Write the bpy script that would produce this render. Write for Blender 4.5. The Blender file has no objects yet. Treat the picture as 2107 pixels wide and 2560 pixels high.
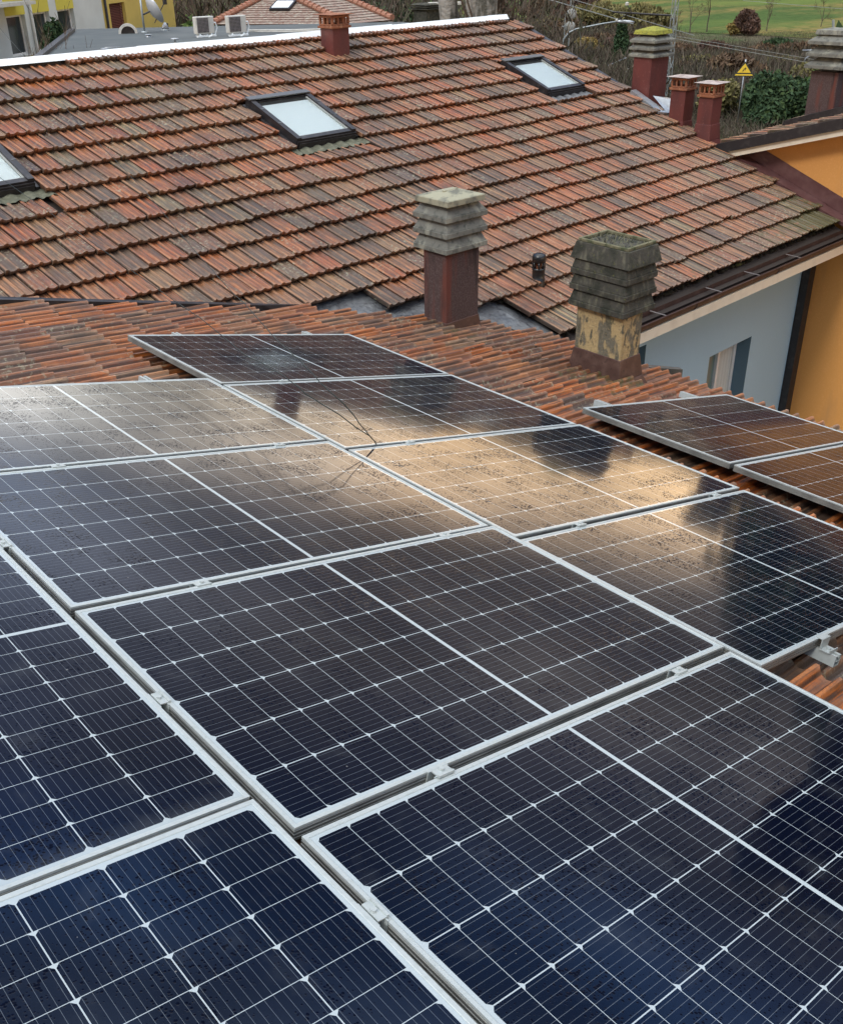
import bpy, math, random
from mathutils import Vector as V, Matrix
random.seed(7)
R=math.radians
# ------------------------------------------------------------------ camera
FPX=2473.762; SW_,SH_=2107.0,2560.0; CX,CY=1022.0826,1219.5335
CAM=V((-0.763715,-2.305256,9.200888))
M3=Matrix(((0.74935253,-0.33134007,0.57331016),(-0.66190609,-0.35031375,0.66269194),(-0.01873796,-0.87606737,-0.48182450)))
scn=bpy.context.scene; COL=scn.collection
cd=bpy.data.cameras.new("camera"); cam=bpy.data.objects.new("camera",cd); COL.objects.link(cam)
rx=M3@V((1,0,0)); ry=M3@V((0,-1,0)); rz=M3@V((0,0,-1))
mw=Matrix(((rx.x,ry.x,rz.x,CAM.x),(rx.y,ry.y,rz.y,CAM.y),(rx.z,ry.z,rz.z,CAM.z),(0,0,0,1)))
cam.matrix_world=mw
cd.sensor_fit='HORIZONTAL'; cd.sensor_width=36; cd.lens=36*FPX/SW_
cd.shift_x=(SW_/2-CX)/SW_; cd.shift_y=(CY-SH_/2)/SW_
cd.clip_start=.05; cd.clip_end=3000
scn.camera=cam
# ------------------------------------------------------------------ world, sun, exposure
SUN_EL,SUN_AZ=R(44),R(188)      # direction towards the sun, azimuth from +X towards +Y
w=bpy.data.worlds.new("World"); scn.world=w; w.use_nodes=True
nt=w.node_tree; nt.nodes.clear(); N=nt.nodes.new; Lk=nt.links.new
out=N('ShaderNodeOutputWorld'); bg=N('ShaderNodeBackground'); Lk(bg.outputs[0],out.inputs[0])
sky=N('ShaderNodeTexSky'); sky.sky_type='NISHITA'; sky.sun_disc=False
sky.sun_elevation=SUN_EL; sky.sun_rotation=math.pi/2-SUN_AZ; sky.dust_density=4
bg.inputs[1].default_value=.1
tc=N('ShaderNodeTexCoord'); sx=N('ShaderNodeSeparateXYZ'); Lk(tc.outputs['Generated'],sx.inputs[0])
def wm(op,a,b):
    q=N('ShaderNodeMath'); q.operation=op
    for i,o in enumerate((a,b)):
        if isinstance(o,(int,float)): q.inputs[i].default_value=o
        else: Lk(o,q.inputs[i])
    return q.outputs[0]
sh_=wm('MULTIPLY',wm('MINIMUM',sx.outputs[2],.12),wm('MINIMUM',wm('MAXIMUM',wm('SUBTRACT',.8,sx.outputs[1]),0.0),.45))
zz_=wm('ADD',sx.outputs[2],wm('MULTIPLY',sh_,2.2))      # the gap in the clouds sinks towards the right
ramp=N('ShaderNodeValToRGB'); Lk(zz_,ramp.inputs[0])   # overcast cloud colour by height, a bright gap low over the horizon
cr=ramp.color_ramp; cr.elements[0].position=0; cr.elements[0].color=(.22,.18,.15,1); cr.elements[1].position=1; cr.elements[1].color=(.64,.65,.67,1)
for p_,c_ in [(.065,(.42,.30,.20,1)),(.105,(1,.67,.36,1)),(.185,(1,.70,.43,1)),(.25,(.24,.20,.17,1)),(.35,(.135,.118,.106,1)),(.50,(.052,.055,.068,1)),(.62,(.045,.10,.23,1)),(.74,(.16,.22,.33,1)),(.88,(.56,.58,.60,1))]:
    e_=cr.elements.new(p_); e_.color=c_
nz=N('ShaderNodeTexNoise'); nz.inputs['Scale'].default_value=2.6; nz.inputs['Detail'].default_value=5
mp=N('ShaderNodeMapping'); mp.inputs['Scale'].default_value=(1,1,3.2); Lk(tc.outputs['Generated'],mp.inputs[0]); Lk(mp.outputs[0],nz.inputs['Vector'])
mr=N('ShaderNodeMapRange'); mr.inputs['From Min'].default_value=.36; mr.inputs['From Max'].default_value=.62; mr.inputs['To Min'].default_value=15.0; mr.inputs['To Max'].default_value=62.0
Lk(nz.outputs[0],mr.inputs[0])
mu=N('ShaderNodeVectorMath'); mu.operation='SCALE'; Lk(ramp.outputs[0],mu.inputs[0]); Lk(mr.outputs[0],mu.inputs['Scale'])
lw=N('ShaderNodeMapRange'); lw.inputs['From Min'].default_value=.66; lw.inputs['From Max'].default_value=.86; Lk(sx.outputs[1],lw.inputs[0])
wx=N('ShaderNodeMix'); wx.data_type='RGBA'; wx.blend_type='MULTIPLY'; wx.inputs[7].default_value=(.92,1.28,1.95,1); Lk(lw.outputs[0],wx.inputs[0]); Lk(mu.outputs[0],wx.inputs[6])
mx=N('ShaderNodeMix'); mx.data_type='RGBA'; mx.inputs[0].default_value=.93
Lk(sky.outputs[0],mx.inputs[6]); Lk(wx.outputs[2],mx.inputs[7]); Lk(mx.outputs[2],bg.inputs[0])
sl=bpy.data.lights.new("sun",'SUN'); so=bpy.data.objects.new("sun",sl); COL.objects.link(so)
sl.energy=1.6; sl.angle=R(11); sl.color=(1,.95,.88)
so.rotation_euler=V((math.cos(SUN_AZ)*math.cos(SUN_EL),math.sin(SUN_AZ)*math.cos(SUN_EL),math.sin(SUN_EL))).to_track_quat('Z','Y').to_euler()
scn.view_settings.view_transform='Standard'; scn.view_settings.look='None'
scn.view_settings.exposure=0; scn.view_settings.gamma=1
# ------------------------------------------------------------------ measuring helpers (pixels of a 1736 x 2109 view -> points on planes)
S_=SW_/1736
def ray(px,py):
    return M3@V(((px*S_-CX)/FPX,(py*S_-CY)/FPX,1))
def hit(px,py,n,p):
    r=ray(px,py); return CAM+r*((p-CAM).dot(n)/r.dot(n))
def hor(px,py,z): return hit(px,py,V((0,0,1)),V((0,0,z)))
def zat(P,py):
    lo,hi=-5.,30.
    for _ in range(40):
        m=(lo+hi)/2; q=M3.transposed()@(V((P.x,P.y,m))-CAM); y=(FPX*q.y/q.z+CY)/S_
        if y>py: lo=m
        else: hi=m
    return lo
TH=.24497553; EX=V((math.cos(TH),0,-math.sin(TH))); EY=V((0,1,0)); NR=V((math.sin(TH),0,math.cos(TH)))
P0=V((0,0,7.6)); NEAR0=P0-NR*.14
PHI=.04551178; T2=R(21.5)
HX=V((math.cos(PHI),math.sin(PHI),0)); HY=V((-math.sin(PHI),math.cos(PHI),0)); US=HY*math.cos(T2)+V((0,0,math.sin(T2))); NM=HX.cross(US)
G0=hor(1500,588,5.84)
def mh(px,py):
    h=hit(px,py,NM,G0); return (h-G0).dot(HX),(h-G0).dot(US)
def MP(a,s,n=0): return G0+HX*a+US*s+NM*n
def WP(a,y,z): return G0+HX*a+HY*y+V((0,0,z-G0.z))
def NP(x,y,n=0): # near roof: along slope x (m), world y
    return NEAR0+EX*x+EY*y+NR*n
# ------------------------------------------------------------------ mesh helpers
class MB:
    def __init__(s): s.v=[];s.f=[];s.m=[];s.uv=None;s.att=None;s.sm=[]
    def quad(s,a,b,c,d,m=0):
        i=len(s.v); s.v+=[tuple(a),tuple(b),tuple(c),tuple(d)]; s.f.append((i,i+1,i+2,i+3)); s.m.append(m)
    def poly(s,pts,m=0):
        i=len(s.v); s.v+=[tuple(p) for p in pts]; s.f.append(tuple(range(i,i+len(pts)))); s.m.append(m)
    def hexa(s,p,m=0): # 8 points bottom 0-3 ccw, top 4-7
        i=len(s.v); s.v+=[tuple(q) for q in p]
        for f in ((3,2,1,0),(4,5,6,7),(0,1,5,4),(1,2,6,5),(2,3,7,6),(3,0,4,7)):
            s.f.append(tuple(i+k for k in f)); s.m.append(m)
    def box(s,c,sz,ax=None,m=0):
        c=V(c); ax=ax or (V((1,0,0)),V((0,1,0)),V((0,0,1)))
        hx,hy,hz=[ax[k]*(sz[k]/2) for k in range(3)]
        s.hexa([c-hx-hy-hz,c+hx-hy-hz,c+hx+hy-hz,c-hx+hy-hz,c-hx-hy+hz,c+hx-hy+hz,c+hx+hy+hz,c-hx+hy+hz],m)
    def frust(s,cx,cy,z0,z1,w0,d0,w1,d1,m=0,ax=(V((1,0,0)),V((0,1,0)))):
        p=[]
        for z,w_,d in ((z0,w0,d0),(z1,w1,d1)):
            for sx_,sy_ in ((-1,-1),(1,-1),(1,1),(-1,1)):
                q=V((cx,cy,z))+ax[0]*(sx_*w_/2)+ax[1]*(sy_*d/2); p.append(q)
        s.hexa(p,m)
    def tube(s,pts,r,n=8,m=0,cap=True):
        pts=[V(p) for p in pts]; k=len(pts); rs=r if isinstance(r,(list,tuple)) else [r]*k
        base=len(s.v); up=None
        for i,p in enumerate(pts):
            d=(pts[min(i+1,k-1)]-pts[max(i-1,0)]).normalized()
            if up is None: up=d.orthogonal().normalized()
            up=(up-d*up.dot(d)).normalized(); sd=d.cross(up)
            for j in range(n):
                a=2*math.pi*j/n; s.v.append(tuple(p+(up*math.cos(a)+sd*math.sin(a))*rs[i]))
        for i in range(k-1):
            for j in range(n):
                a=base+i*n+j; b=base+i*n+(j+1)%n; s.f.append((a,b,b+n,a+n)); s.m.append(m)
        if cap:
            s.f.append(tuple(base+j for j in reversed(range(n)))); s.m.append(m)
            s.f.append(tuple(base+(k-1)*n+j for j in range(n))); s.m.append(m)
    def lathe(s,c,prof,n=20,m=0,ax=None):
        c=V(c); ax=ax or (V((1,0,0)),V((0,1,0)),V((0,0,1))); base=len(s.v); k=len(prof)
        for r,h in prof:
            for j in range(n):
                a=2*math.pi*j/n; s.v.append(tuple(c+ax[0]*(r*math.cos(a))+ax[1]*(r*math.sin(a))+ax[2]*h))
        for i in range(k-1):
            for j in range(n):
                a=base+i*n+j; b=base+i*n+(j+1)%n; s.f.append((a,b,b+n,a+n)); s.m.append(m)
    def build(s,name,mats,parent=None,smooth=False):
        me=bpy.data.meshes.new(name); me.from_pydata(s.v,[],s.f)
        for m in (mats if isinstance(mats,(list,tuple)) else [mats]): me.materials.append(m)
        if any(s.m): me.polygons.foreach_set('material_index',s.m)
        if smooth: me.polygons.foreach_set('use_smooth',[True]*len(s.f))
        me.update()
        o=bpy.data.objects.new(name,me); COL.objects.link(o)
        if parent: o.parent=parent
        return o
def tag(o,label,cat=None,group=None,kind=None):
    if label: o['label']=label
    if cat: o['category']=cat
    if group: o['group']=group
    if kind: o['kind']=kind
    return o
def empty(name,loc,label,cat,group=None,rot=None):
    o=bpy.data.objects.new(name,None); COL.objects.link(o); o.empty_display_size=.2
    if rot is not None: o.matrix_world=rot
    else: o.location=loc
    return tag(o,label,cat,group)
def struct(name,mb,m): return tag(mb.build(name,m),None,None,None,'structure')
class W: # builds parts in world coordinates under an empty at the thing's base
    def __init__(s,name,base,label,cat,group=None):
        s.b=V(base); s.o=empty(name,base,label,cat,group)
    def part(s,name,mb,mats,parent=None,smooth=False,label=None):
        # vertices are given in world space; the root has no rotation
        mb.v=[(x-s.b.x,y-s.b.y,z-s.b.z) for x,y,z in mb.v]
        o=mb.build(name,mats,parent or s.o,smooth)
        if label: o['label']=label
        return o
def copy_tree(o,parent=None):
    c=o.copy(); COL.objects.link(c)
    if parent: c.parent=parent
    for ch in list(o.children): copy_tree(ch,c)
    return c
# ------------------------------------------------------------------ materials
def mat(name,col,rough=.6,spec=.5,metal=0,noise=None,bump=None,coat=0):
    m=bpy.data.materials.new(name); m.use_nodes=True; t=m.node_tree; b=t.nodes['Principled BSDF']
    b.inputs['Base Color'].default_value=(*col,1); b.inputs['Roughness'].default_value=rough
    b.inputs['Metallic'].default_value=metal; b.inputs['Specular IOR Level'].default_value=spec
    if coat: b.inputs['Coat Weight'].default_value=coat
    if noise or bump: co=t.nodes.new('ShaderNodeTexCoord')
    if noise: # list of (scale, detail, colour2, lo, hi, stretch)
        cur=None
        for (sc,det,c2,lo,hi,st) in noise:
            mp=t.nodes.new('ShaderNodeMapping'); mp.inputs['Scale'].default_value=st; t.links.new(co.outputs['Object'],mp.inputs[0])
            n=t.nodes.new('ShaderNodeTexNoise'); n.inputs['Scale'].default_value=sc; n.inputs['Detail'].default_value=det; t.links.new(mp.outputs[0],n.inputs['Vector'])
            r=t.nodes.new('ShaderNodeMapRange'); r.inputs['From Min'].default_value=lo; r.inputs['From Max'].default_value=hi; t.links.new(n.outputs[0],r.inputs[0])
            x=t.nodes.new('ShaderNodeMix'); x.data_type='RGBA'; t.links.new(r.outputs[0],x.inputs[0])
            if cur is None: x.inputs[6].default_value=(*col,1)
            else: t.links.new(cur,x.inputs[6])
            x.inputs[7].default_value=(*c2,1); cur=x.outputs[2]
        t.links.new(cur,b.inputs['Base Color'])
    if bump:
        n=t.nodes.new('ShaderNodeTexNoise'); n.inputs['Scale'].default_value=bump[0]; n.inputs['Detail'].default_value=4; t.links.new(co.outputs['Object'],n.inputs['Vector'])
        bb=t.nodes.new('ShaderNodeBump'); bb.inputs['Strength'].default_value=bump[1]; bb.inputs['Distance'].default_value=bump[2]
        t.links.new(n.outputs[0],bb.inputs['Height']); t.links.new(bb.outputs[0],b.inputs['Normal'])
    return m
I3=(1,1,1)
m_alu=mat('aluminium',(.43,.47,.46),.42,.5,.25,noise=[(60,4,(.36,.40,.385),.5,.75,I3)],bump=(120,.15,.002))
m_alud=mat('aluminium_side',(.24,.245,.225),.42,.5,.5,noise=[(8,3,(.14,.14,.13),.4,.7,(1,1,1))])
m_dark=mat('dark_metal',(.028,.026,.028),.38,.5,.3,noise=[(14,4,(.06,.055,.055),.5,.75,I3)])
m_brownmetal=mat('brown_metal',(.085,.045,.035),.42,.5,.2,noise=[(9,5,(.15,.09,.07),.45,.75,I3),(40,3,(.05,.03,.025),.55,.75,I3)])
m_oxide=mat('red_oxide_metal',(.135,.036,.030),.55,.4,0,noise=[(5,5,(.085,.028,.026),.4,.7,(1,1,.4)),(30,4,(.19,.08,.065),.6,.8,I3)],bump=(25,.2,.01))
m_cream=mat('cream_board',(.70,.62,.48),.7,.3,noise=[(6,4,(.58,.50,.38),.5,.8,I3)])
m_blue=mat('blue_plaster',(.35,.51,.62),.85,.2,noise=[(.8,5,(.37,.53,.635),.35,.7,(1,1,.5)),(60,2,(.33,.485,.59),.5,.8,I3)])
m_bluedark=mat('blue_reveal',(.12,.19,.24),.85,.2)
m_orange=mat('orange_plaster',(.64,.30,.085),.85,.2,noise=[(.7,6,(.55,.265,.085),.4,.7,(1,1,.35)),(50,3,(.68,.33,.11),.5,.8,I3),(2.5,6,(.50,.25,.09),.6,.75,(1,1,.25))],bump=(90,.25,.004))
m_concrete=mat('weathered_concrete',(.15,.15,.13),.8,.3,noise=[(7,6,(.27,.27,.22),.5,.66,I3),(20,5,(.075,.08,.07),.52,.7,I3)],bump=(40,.4,.004))
m_mossc=mat('mossy_concrete',(.06,.057,.047),.9,.2,noise=[(30,6,(.115,.11,.08),.5,.7,(1,1,.3)),(9,4,(.032,.034,.026),.45,.65,I3),(40,3,(.10,.105,.04),.64,.75,I3)],bump=(45,.8,.008))
m_moss=mat('yellow_moss',(.30,.30,.06),.95,.1,noise=[(25,5,(.16,.17,.06),.45,.7,I3)],bump=(60,.8,.02))
m_brick=mat('brown_plaster',(.075,.046,.042),.8,.3,noise=[(70,3,(.115,.082,.075),.45,.7,I3),(9,4,(.14,.045,.032),.52,.68,(1,1,.12)),(14,3,(.04,.028,.025),.58,.72,(1,1,.12))],bump=(160,.7,.008))
m_yellowp=mat('peeling_yellow_plaster',(.42,.31,.155),.85,.2,noise=[(9,9,(.15,.135,.10),.52,.58,(1,1,.4)),(28,7,(.11,.10,.07),.56,.62,(1,1,.4)),(60,4,(.25,.20,.12),.55,.7,I3),(4,4,(.09,.10,.05),.58,.75,I3)],bump=(35,.6,.015))
m_terrac=mat('terracotta',(.26,.10,.05),.7,.3,noise=[(9,5,(.20,.085,.05),.45,.7,I3),(24,4,(.45,.26,.15),.58,.75,I3)],bump=(40,.4,.008))
m_capmet=mat('cap_pale',(.42,.36,.33),.6,.4,noise=[(8,5,(.22,.15,.13),.45,.7,I3)])
m_black=mat('black_plastic',(.012,.014,.015),.3,.5)
m_membrane=mat('grey_membrane',(.078,.09,.092),.8,.3,noise=[(1.2,5,(.11,.12,.12),.4,.7,I3),(.5,3,(.075,.09,.09),.5,.75,I3)],bump=(30,.15,.01))
m_valley=mat('valley_membrane',(.10,.105,.11),.4,.5,noise=[(7,5,(.17,.18,.185),.45,.7,I3),(20,4,(.06,.06,.065),.5,.7,I3)],bump=(14,.8,.03))
m_white=mat('white_metal',(.80,.86,.88),.5,.4,0,noise=[(3,5,(.62,.67,.68),.55,.75,I3)])
m_whitepl=mat('white_plastic',(.52,.52,.48),.5,.4,noise=[(6,5,(.40,.39,.35),.5,.75,I3)])
m_zinc=mat('zinc_sheet',(.42,.45,.47),.38,.5,.6,noise=[(9,4,(.30,.32,.34),.4,.7,I3)])
m_under=mat('roof_underlay',(.035,.028,.024),.9,.2)
m_blind=mat('skylight_blind',(.82,.87,.86),.7,.4)
m_glass=mat('skylight_glass',(.80,.86,.85),.06,.5,0); m_glass.node_tree.nodes['Principled BSDF'].inputs['Transmission Weight'].default_value=.97; m_glass.node_tree.nodes['Principled BSDF'].inputs['IOR'].default_value=1.45
m_pane=mat('dark_pane',(.02,.03,.035),.08,.6)
m_apron=mat('lead_apron',(.085,.088,.06),.7,.3,noise=[(20,5,(.15,.15,.105),.45,.7,I3)])
m_wwhite=mat('white_render',(.60,.63,.60),.9,.2,noise=[(1,4,(.53,.55,.52),.4,.7,I3)])
m_wyel=mat('yellow_render',(.62,.47,.13),.9,.2,noise=[(1,4,(.55,.42,.12),.4,.7,I3)])
m_wyel2=mat('bright_yellow_render',(.60,.52,.09),.9,.2)
m_shut=mat('brown_shutter',(.11,.03,.02),.7,.3)
m_frame=mat('white_frame',(.76,.74,.70),.5,.4)
m_curtain=mat('curtain',(.55,.56,.52),.9,.1)
m_bark=mat('bark',(.085,.07,.055),.95,.1,noise=[(6,4,(.15,.13,.11),.45,.7,I3)])
m_barkpale=mat('pale_bark',(.30,.28,.25),.95,.1,noise=[(2.2,6,(.10,.095,.08),.48,.6,(1,1,.35))],bump=(6,1,.1))
m_twig=mat('twig',(.095,.07,.052),.95,.1)
m_cable=mat('green_black_cable',(.012,.022,.018),.5,.4)
m_yellow=mat('yellow_sign',(.75,.52,.05),.5,.4); m_signblack=mat('sign_black',(.02,.03,.03),.5,.4)
m_steel=mat('galvanised_steel',(.30,.34,.35),.45,.5,.4)
m_litter=mat('ground_litter',(.085,.075,.045),.95,.1,noise=[(.15,6,(.06,.085,.03),.45,.65,I3),(1.5,5,(.13,.11,.07),.5,.7,I3)])
m_meadow=mat('meadow_grass',(.06,.10,.026),.95,.1,noise=[(.07,7,(.19,.15,.05),.46,.58,(.5,1.3,1)),(.8,6,(.045,.08,.02),.48,.66,I3),(.03,4,(.11,.15,.035),.5,.65,I3)],bump=(.8,1,.9))
m_hill=mat('far_woods',(.035,.04,.028),.95,.1,noise=[(.02,6,(.06,.055,.03),.45,.65,I3)])
def leafmat(name,cols):
    m=bpy.data.materials.new(name); m.use_nodes=True; t=m.node_tree; b=t.nodes['Principled BSDF']
    g=t.nodes.new('ShaderNodeNewGeometry'); r=t.nodes.new('ShaderNodeValToRGB'); t.links.new(g.outputs['Random Per Island'],r.inputs[0])
    r.color_ramp.elements[0].color=(*cols[0],1); r.color_ramp.elements[1].color=(*cols[-1],1)
    for i,c in enumerate(cols[1:-1]): e=r.color_ramp.elements.new((i+1)/(len(cols)-1)); e.color=(*c,1)
    t.links.new(r.outputs[0],b.inputs['Base Color']); b.inputs['Roughness'].default_value=.85; b.inputs['Specular IOR Level'].default_value=.2
    return m
m_leafdk=leafmat('dark_evergreen_leaves',[(.022,.045,.022),(.045,.08,.035),(.03,.06,.03),(.07,.11,.04)])
m_leafgr=leafmat('green_leaves',[(.05,.09,.03),(.09,.15,.04),(.14,.18,.05),(.06,.10,.035)])
m_leafbr=leafmat('brown_leaves',[(.09,.06,.04),(.14,.09,.055),(.07,.05,.035),(.19,.13,.07)])
m_leafpurp=leafmat('russet_leaves',[(.075,.045,.035),(.12,.07,.05),(.05,.035,.03)])
m_leafyel=leafmat('yellow_leaves',[(.25,.17,.05),(.17,.15,.06),(.32,.22,.07)])
m_leafol=leafmat('olive_leaves',[(.13,.12,.045),(.20,.18,.07),(.09,.09,.04),(.24,.20,.09)])
m_twigs=leafmat('brush_twigs',[(.045,.036,.028),(.085,.065,.05),(.03,.032,.022),(.13,.105,.08),(.04,.052,.022)])
# --- roof tile clay
def clay(name,warm):
    m=bpy.data.materials.new(name); m.use_nodes=True; t=m.node_tree; b=t.nodes['Principled BSDF']; A=t.nodes.new; K=t.links.new
    at=A('ShaderNodeAttribute'); at.attribute_name='tint'; sp=A('ShaderNodeSeparateColor'); K(at.outputs['Color'],sp.inputs[0])
    uv=A('ShaderNodeUVMap'); uv.uv_map='UVMap'; co=A('ShaderNodeTexCoord')
    r=A('ShaderNodeValToRGB'); K(sp.outputs[0],r.inputs[0]); cr=r.color_ramp
    cols=[(0,(.34,.088,.032)),(.2,(.40,.130,.050)),(.42,(.35,.130,.056)),(.6,(.30,.138,.068)),(.74,(.26,.165,.085)),(.85,(.16,.083,.048)),(.95,(.085,.055,.042)),(1,(.26,.215,.115))]
    if warm: cols=[(0,(.36,.095,.028)),(.2,(.46,.15,.048)),(.45,(.25,.078,.032)),(.65,(.38,.165,.075)),(.82,(.13,.06,.04)),(.93,(.30,.20,.125)),(1,(.10,.06,.045))]
    cr.elements[0].position=cols[0][0]; cr.elements[0].color=(*cols[0][1],1); cr.elements[1].position=1; cr.elements[1].color=(*cols[-1][1],1)
    for p,c in cols[1:-1]: e=cr.elements.new(p); e.color=(*c,1)
    cur=r.outputs[0]
    # streaks that run down each tile
    mp=A('ShaderNodeMapping'); mp.inputs['Scale'].default_value=(17,1.1,1); K(uv.outputs[0],mp.inputs[0])
    off=A('ShaderNodeVectorMath'); off.operation='MULTIPLY_ADD'; K(at.outputs['Color'],off.inputs[0]); off.inputs[1].default_value=(91,57,33); K(mp.outputs[0],off.inputs[2])
    n1=A('ShaderNodeTexNoise'); n1.inputs['Scale'].default_value=1; n1.inputs['Detail'].default_value=5; n1.inputs['Roughness'].default_value=.65; K(off.outputs[0],n1.inputs['Vector'])
    def mixc(fac,cin,c2,blend='MIX'):
        x=A('ShaderNodeMix'); x.data_type='RGBA'; x.blend_type=blend
        if isinstance(fac,float): x.inputs[0].default_value=fac
        else: K(fac,x.inputs[0])
        K(cin,x.inputs[6]); x.inputs[7].default_value=(*c2,1); return x.outputs[2]
    def rng(o,a,b_,c=0,d=1):
        q=A('ShaderNodeMapRange'); q.inputs['From Min'].default_value=a; q.inputs['From Max'].default_value=b_; q.inputs['To Min'].default_value=c; q.inputs['To Max'].default_value=d; K(o,q.inputs[0]); return q.outputs[0]
    def mth(op,a,b_):
        q=A('ShaderNodeMath'); q.operation=op
        for i,o in enumerate((a,b_)):
            if isinstance(o,(int,float)): q.inputs[i].default_value=o
            else: K(o,q.inputs[i])
        return q.outputs[0]
    cur=mixc(rng(n1.outputs[0],.46,.62,0,.9),cur,(.06,.042,.034))
    cur=mixc(rng(n1.outputs[0],.46,.28,0,.6),cur,(.46,.30,.20) if not warm else (.5,.30,.17))
    # algae that settles in the two flutes
    u=A('ShaderNodeSeparateXYZ'); K(uv.outputs[0],u.inputs[0])
    f1=rng(mth('ABSOLUTE',mth('SUBTRACT',u.outputs[0],.33),0),.13,.03); f2=rng(mth('ABSOLUTE',mth('SUBTRACT',u.outputs[0],.75),0),.14,.03)
    n2=A('ShaderNodeTexNoise'); n2.inputs['Scale'].default_value=3.2; n2.inputs['Detail'].default_value=5; K(co.outputs['Object'],n2.inputs['Vector'])
    fl=mth('MULTIPLY',mth('MAXIMUM',f1,f2),mth('MULTIPLY',sp.outputs[2],rng(n2.outputs[0],.3,.6)))
    rb1=rng(mth('ABSOLUTE',mth('SUBTRACT',u.outputs[0],.08),0),.07,.02); rb2=rng(mth('ABSOLUTE',mth('SUBTRACT',u.outputs[0],.54),0),.07,.02)
    cur=mixc(mth('MULTIPLY',mth('MAXIMUM',rb1,rb2),rng(n2.outputs[0],.35,.65,.15,.75 if not warm else .5)),cur,(.46,.235,.125) if not warm else (.52,.225,.095))
    cur=mixc(mth('MULTIPLY',fl,.9 if not warm else .6),cur,(.062,.054,.047))
    for uu_,w_ in ((.185,.022),(.425,.02),(.635,.022),(.905,.02)):
        gl=rng(mth('ABSOLUTE',mth('SUBTRACT',u.outputs[0],uu_),0),w_,w_*.3,0,.75); cur=mixc(mth('MULTIPLY',gl,rng(n2.outputs[0],.3,.6,.35,1)),cur,(.04,.028,.022))
    je=mth('MAXIMUM',rng(u.outputs[0],.03,.012),rng(u.outputs[0],.945,.958)); cur=mixc(mth('MULTIPLY',je,.85),cur,(.02,.015,.012))
    ed=rng(u.outputs[1],.10,.0,0,.45); cur=mixc(mth('MULTIPLY',ed,rng(n1.outputs[0],.35,.6)),cur,(.46,.30,.21))
    cur=mixc(rng(u.outputs[1],-.052,-.09,0,.9),cur,(.03,.022,.017))  # lap shadow painted into the colour below each lip
    dk=mixc(rng(sp.outputs[1],.55,1.0,0,.55),cur,(.075,.058,.05)); cur=dk
    ne=A('ShaderNodeTexNoise'); ne.inputs['Scale'].default_value=.55; ne.inputs['Detail'].default_value=4; K(co.outputs['Object'],ne.inputs['Vector'])
    cur=mixc(rng(ne.outputs[0],.5,.72,0,.28),cur,(.22,.17,.11) if not warm else (.20,.13,.09))
    # lichen spots
    n3=A('ShaderNodeTexNoise'); n3.inputs['Scale'].default_value=38; n3.inputs['Detail'].default_value=4; K(co.outputs['Object'],n3.inputs['Vector'])
    n4=A('ShaderNodeTexNoise'); n4.inputs['Scale'].default_value=5; n4.inputs['Detail'].default_value=3; K(co.outputs['Object'],n4.inputs['Vector'])
    li=mth('MULTIPLY',rng(n3.outputs[0],.56,.64),rng(mth('ADD',n4.outputs[0],mth('MULTIPLY',sp.outputs[1],.35)),.62,.78))
    cur=mixc(mth('MULTIPLY',li,.55),cur,(.38,.37,.26))
    # thin general grime
    n5=A('ShaderNodeTexNoise'); n5.inputs['Scale'].default_value=90; n5.inputs['Detail'].default_value=3; K(co.outputs['Object'],n5.inputs['Vector'])
    cur=mixc(rng(n5.outputs[0],.5,.75,0,.55),cur,(.11,.075,.06))
    hs=A('ShaderNodeHueSaturation'); hs.inputs['Saturation'].default_value=1.08; hs.inputs['Value'].default_value=.90 if not warm else .86; K(cur,hs.inputs['Color']); cur=hs.outputs[0]
    nw=A('ShaderNodeTexNoise'); nw.inputs['Scale'].default_value=1.4; nw.inputs['Detail'].default_value=6; nw.inputs['Roughness'].default_value=.7; K(co.outputs['Object'],nw.inputs['Vector'])
    cur=mixc(rng(nw.outputs[0],.50,.64,0,.62),cur,(.055,.040,.030))
    # moss, where the 'moss' attribute grows it
    am=A('ShaderNodeAttribute'); am.attribute_name='moss'; n6=A('ShaderNodeTexNoise'); n6.inputs['Scale'].default_value=14; n6.inputs['Detail'].default_value=5; K(co.outputs['Object'],n6.inputs['Vector'])
    mo=rng(mth('ADD',am.outputs['Fac'],mth('MULTIPLY',n6.outputs[0],.9)),.80,1.05)
    x=A('ShaderNodeMix'); x.data_type='RGBA'; K(n3.outputs[0],x.inputs[0]); x.inputs[6].default_value=(.036,.028,.016,1); x.inputs[7].default_value=(.105,.095,.028,1)
    y=A('ShaderNodeMix'); y.data_type='RGBA'; K(mo,y.inputs[0]); K(cur,y.inputs[6]); K(x.outputs[2],y.inputs[7]); cur=y.outputs[2]
    K(cur,b.inputs['Base Color'])
    K(rng(n2.outputs[0],.35,.65,.34,.62),b.inputs['Roughness']); b.inputs['Specular IOR Level'].default_value=.5
    bb=A('ShaderNodeBump'); bb.inputs['Strength'].default_value=.6; bb.inputs['Distance'].default_value=.006
    hh=mth('ADD',n1.outputs[0],mth('MULTIPLY',n5.outputs[0],.6)); K(hh,bb.inputs['Height']); K(bb.outputs[0],b.inputs['Normal'])
    return m
m_clay=clay('old_clay_tiles',False); m_clayw=clay('orange_clay_tiles',True)
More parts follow.
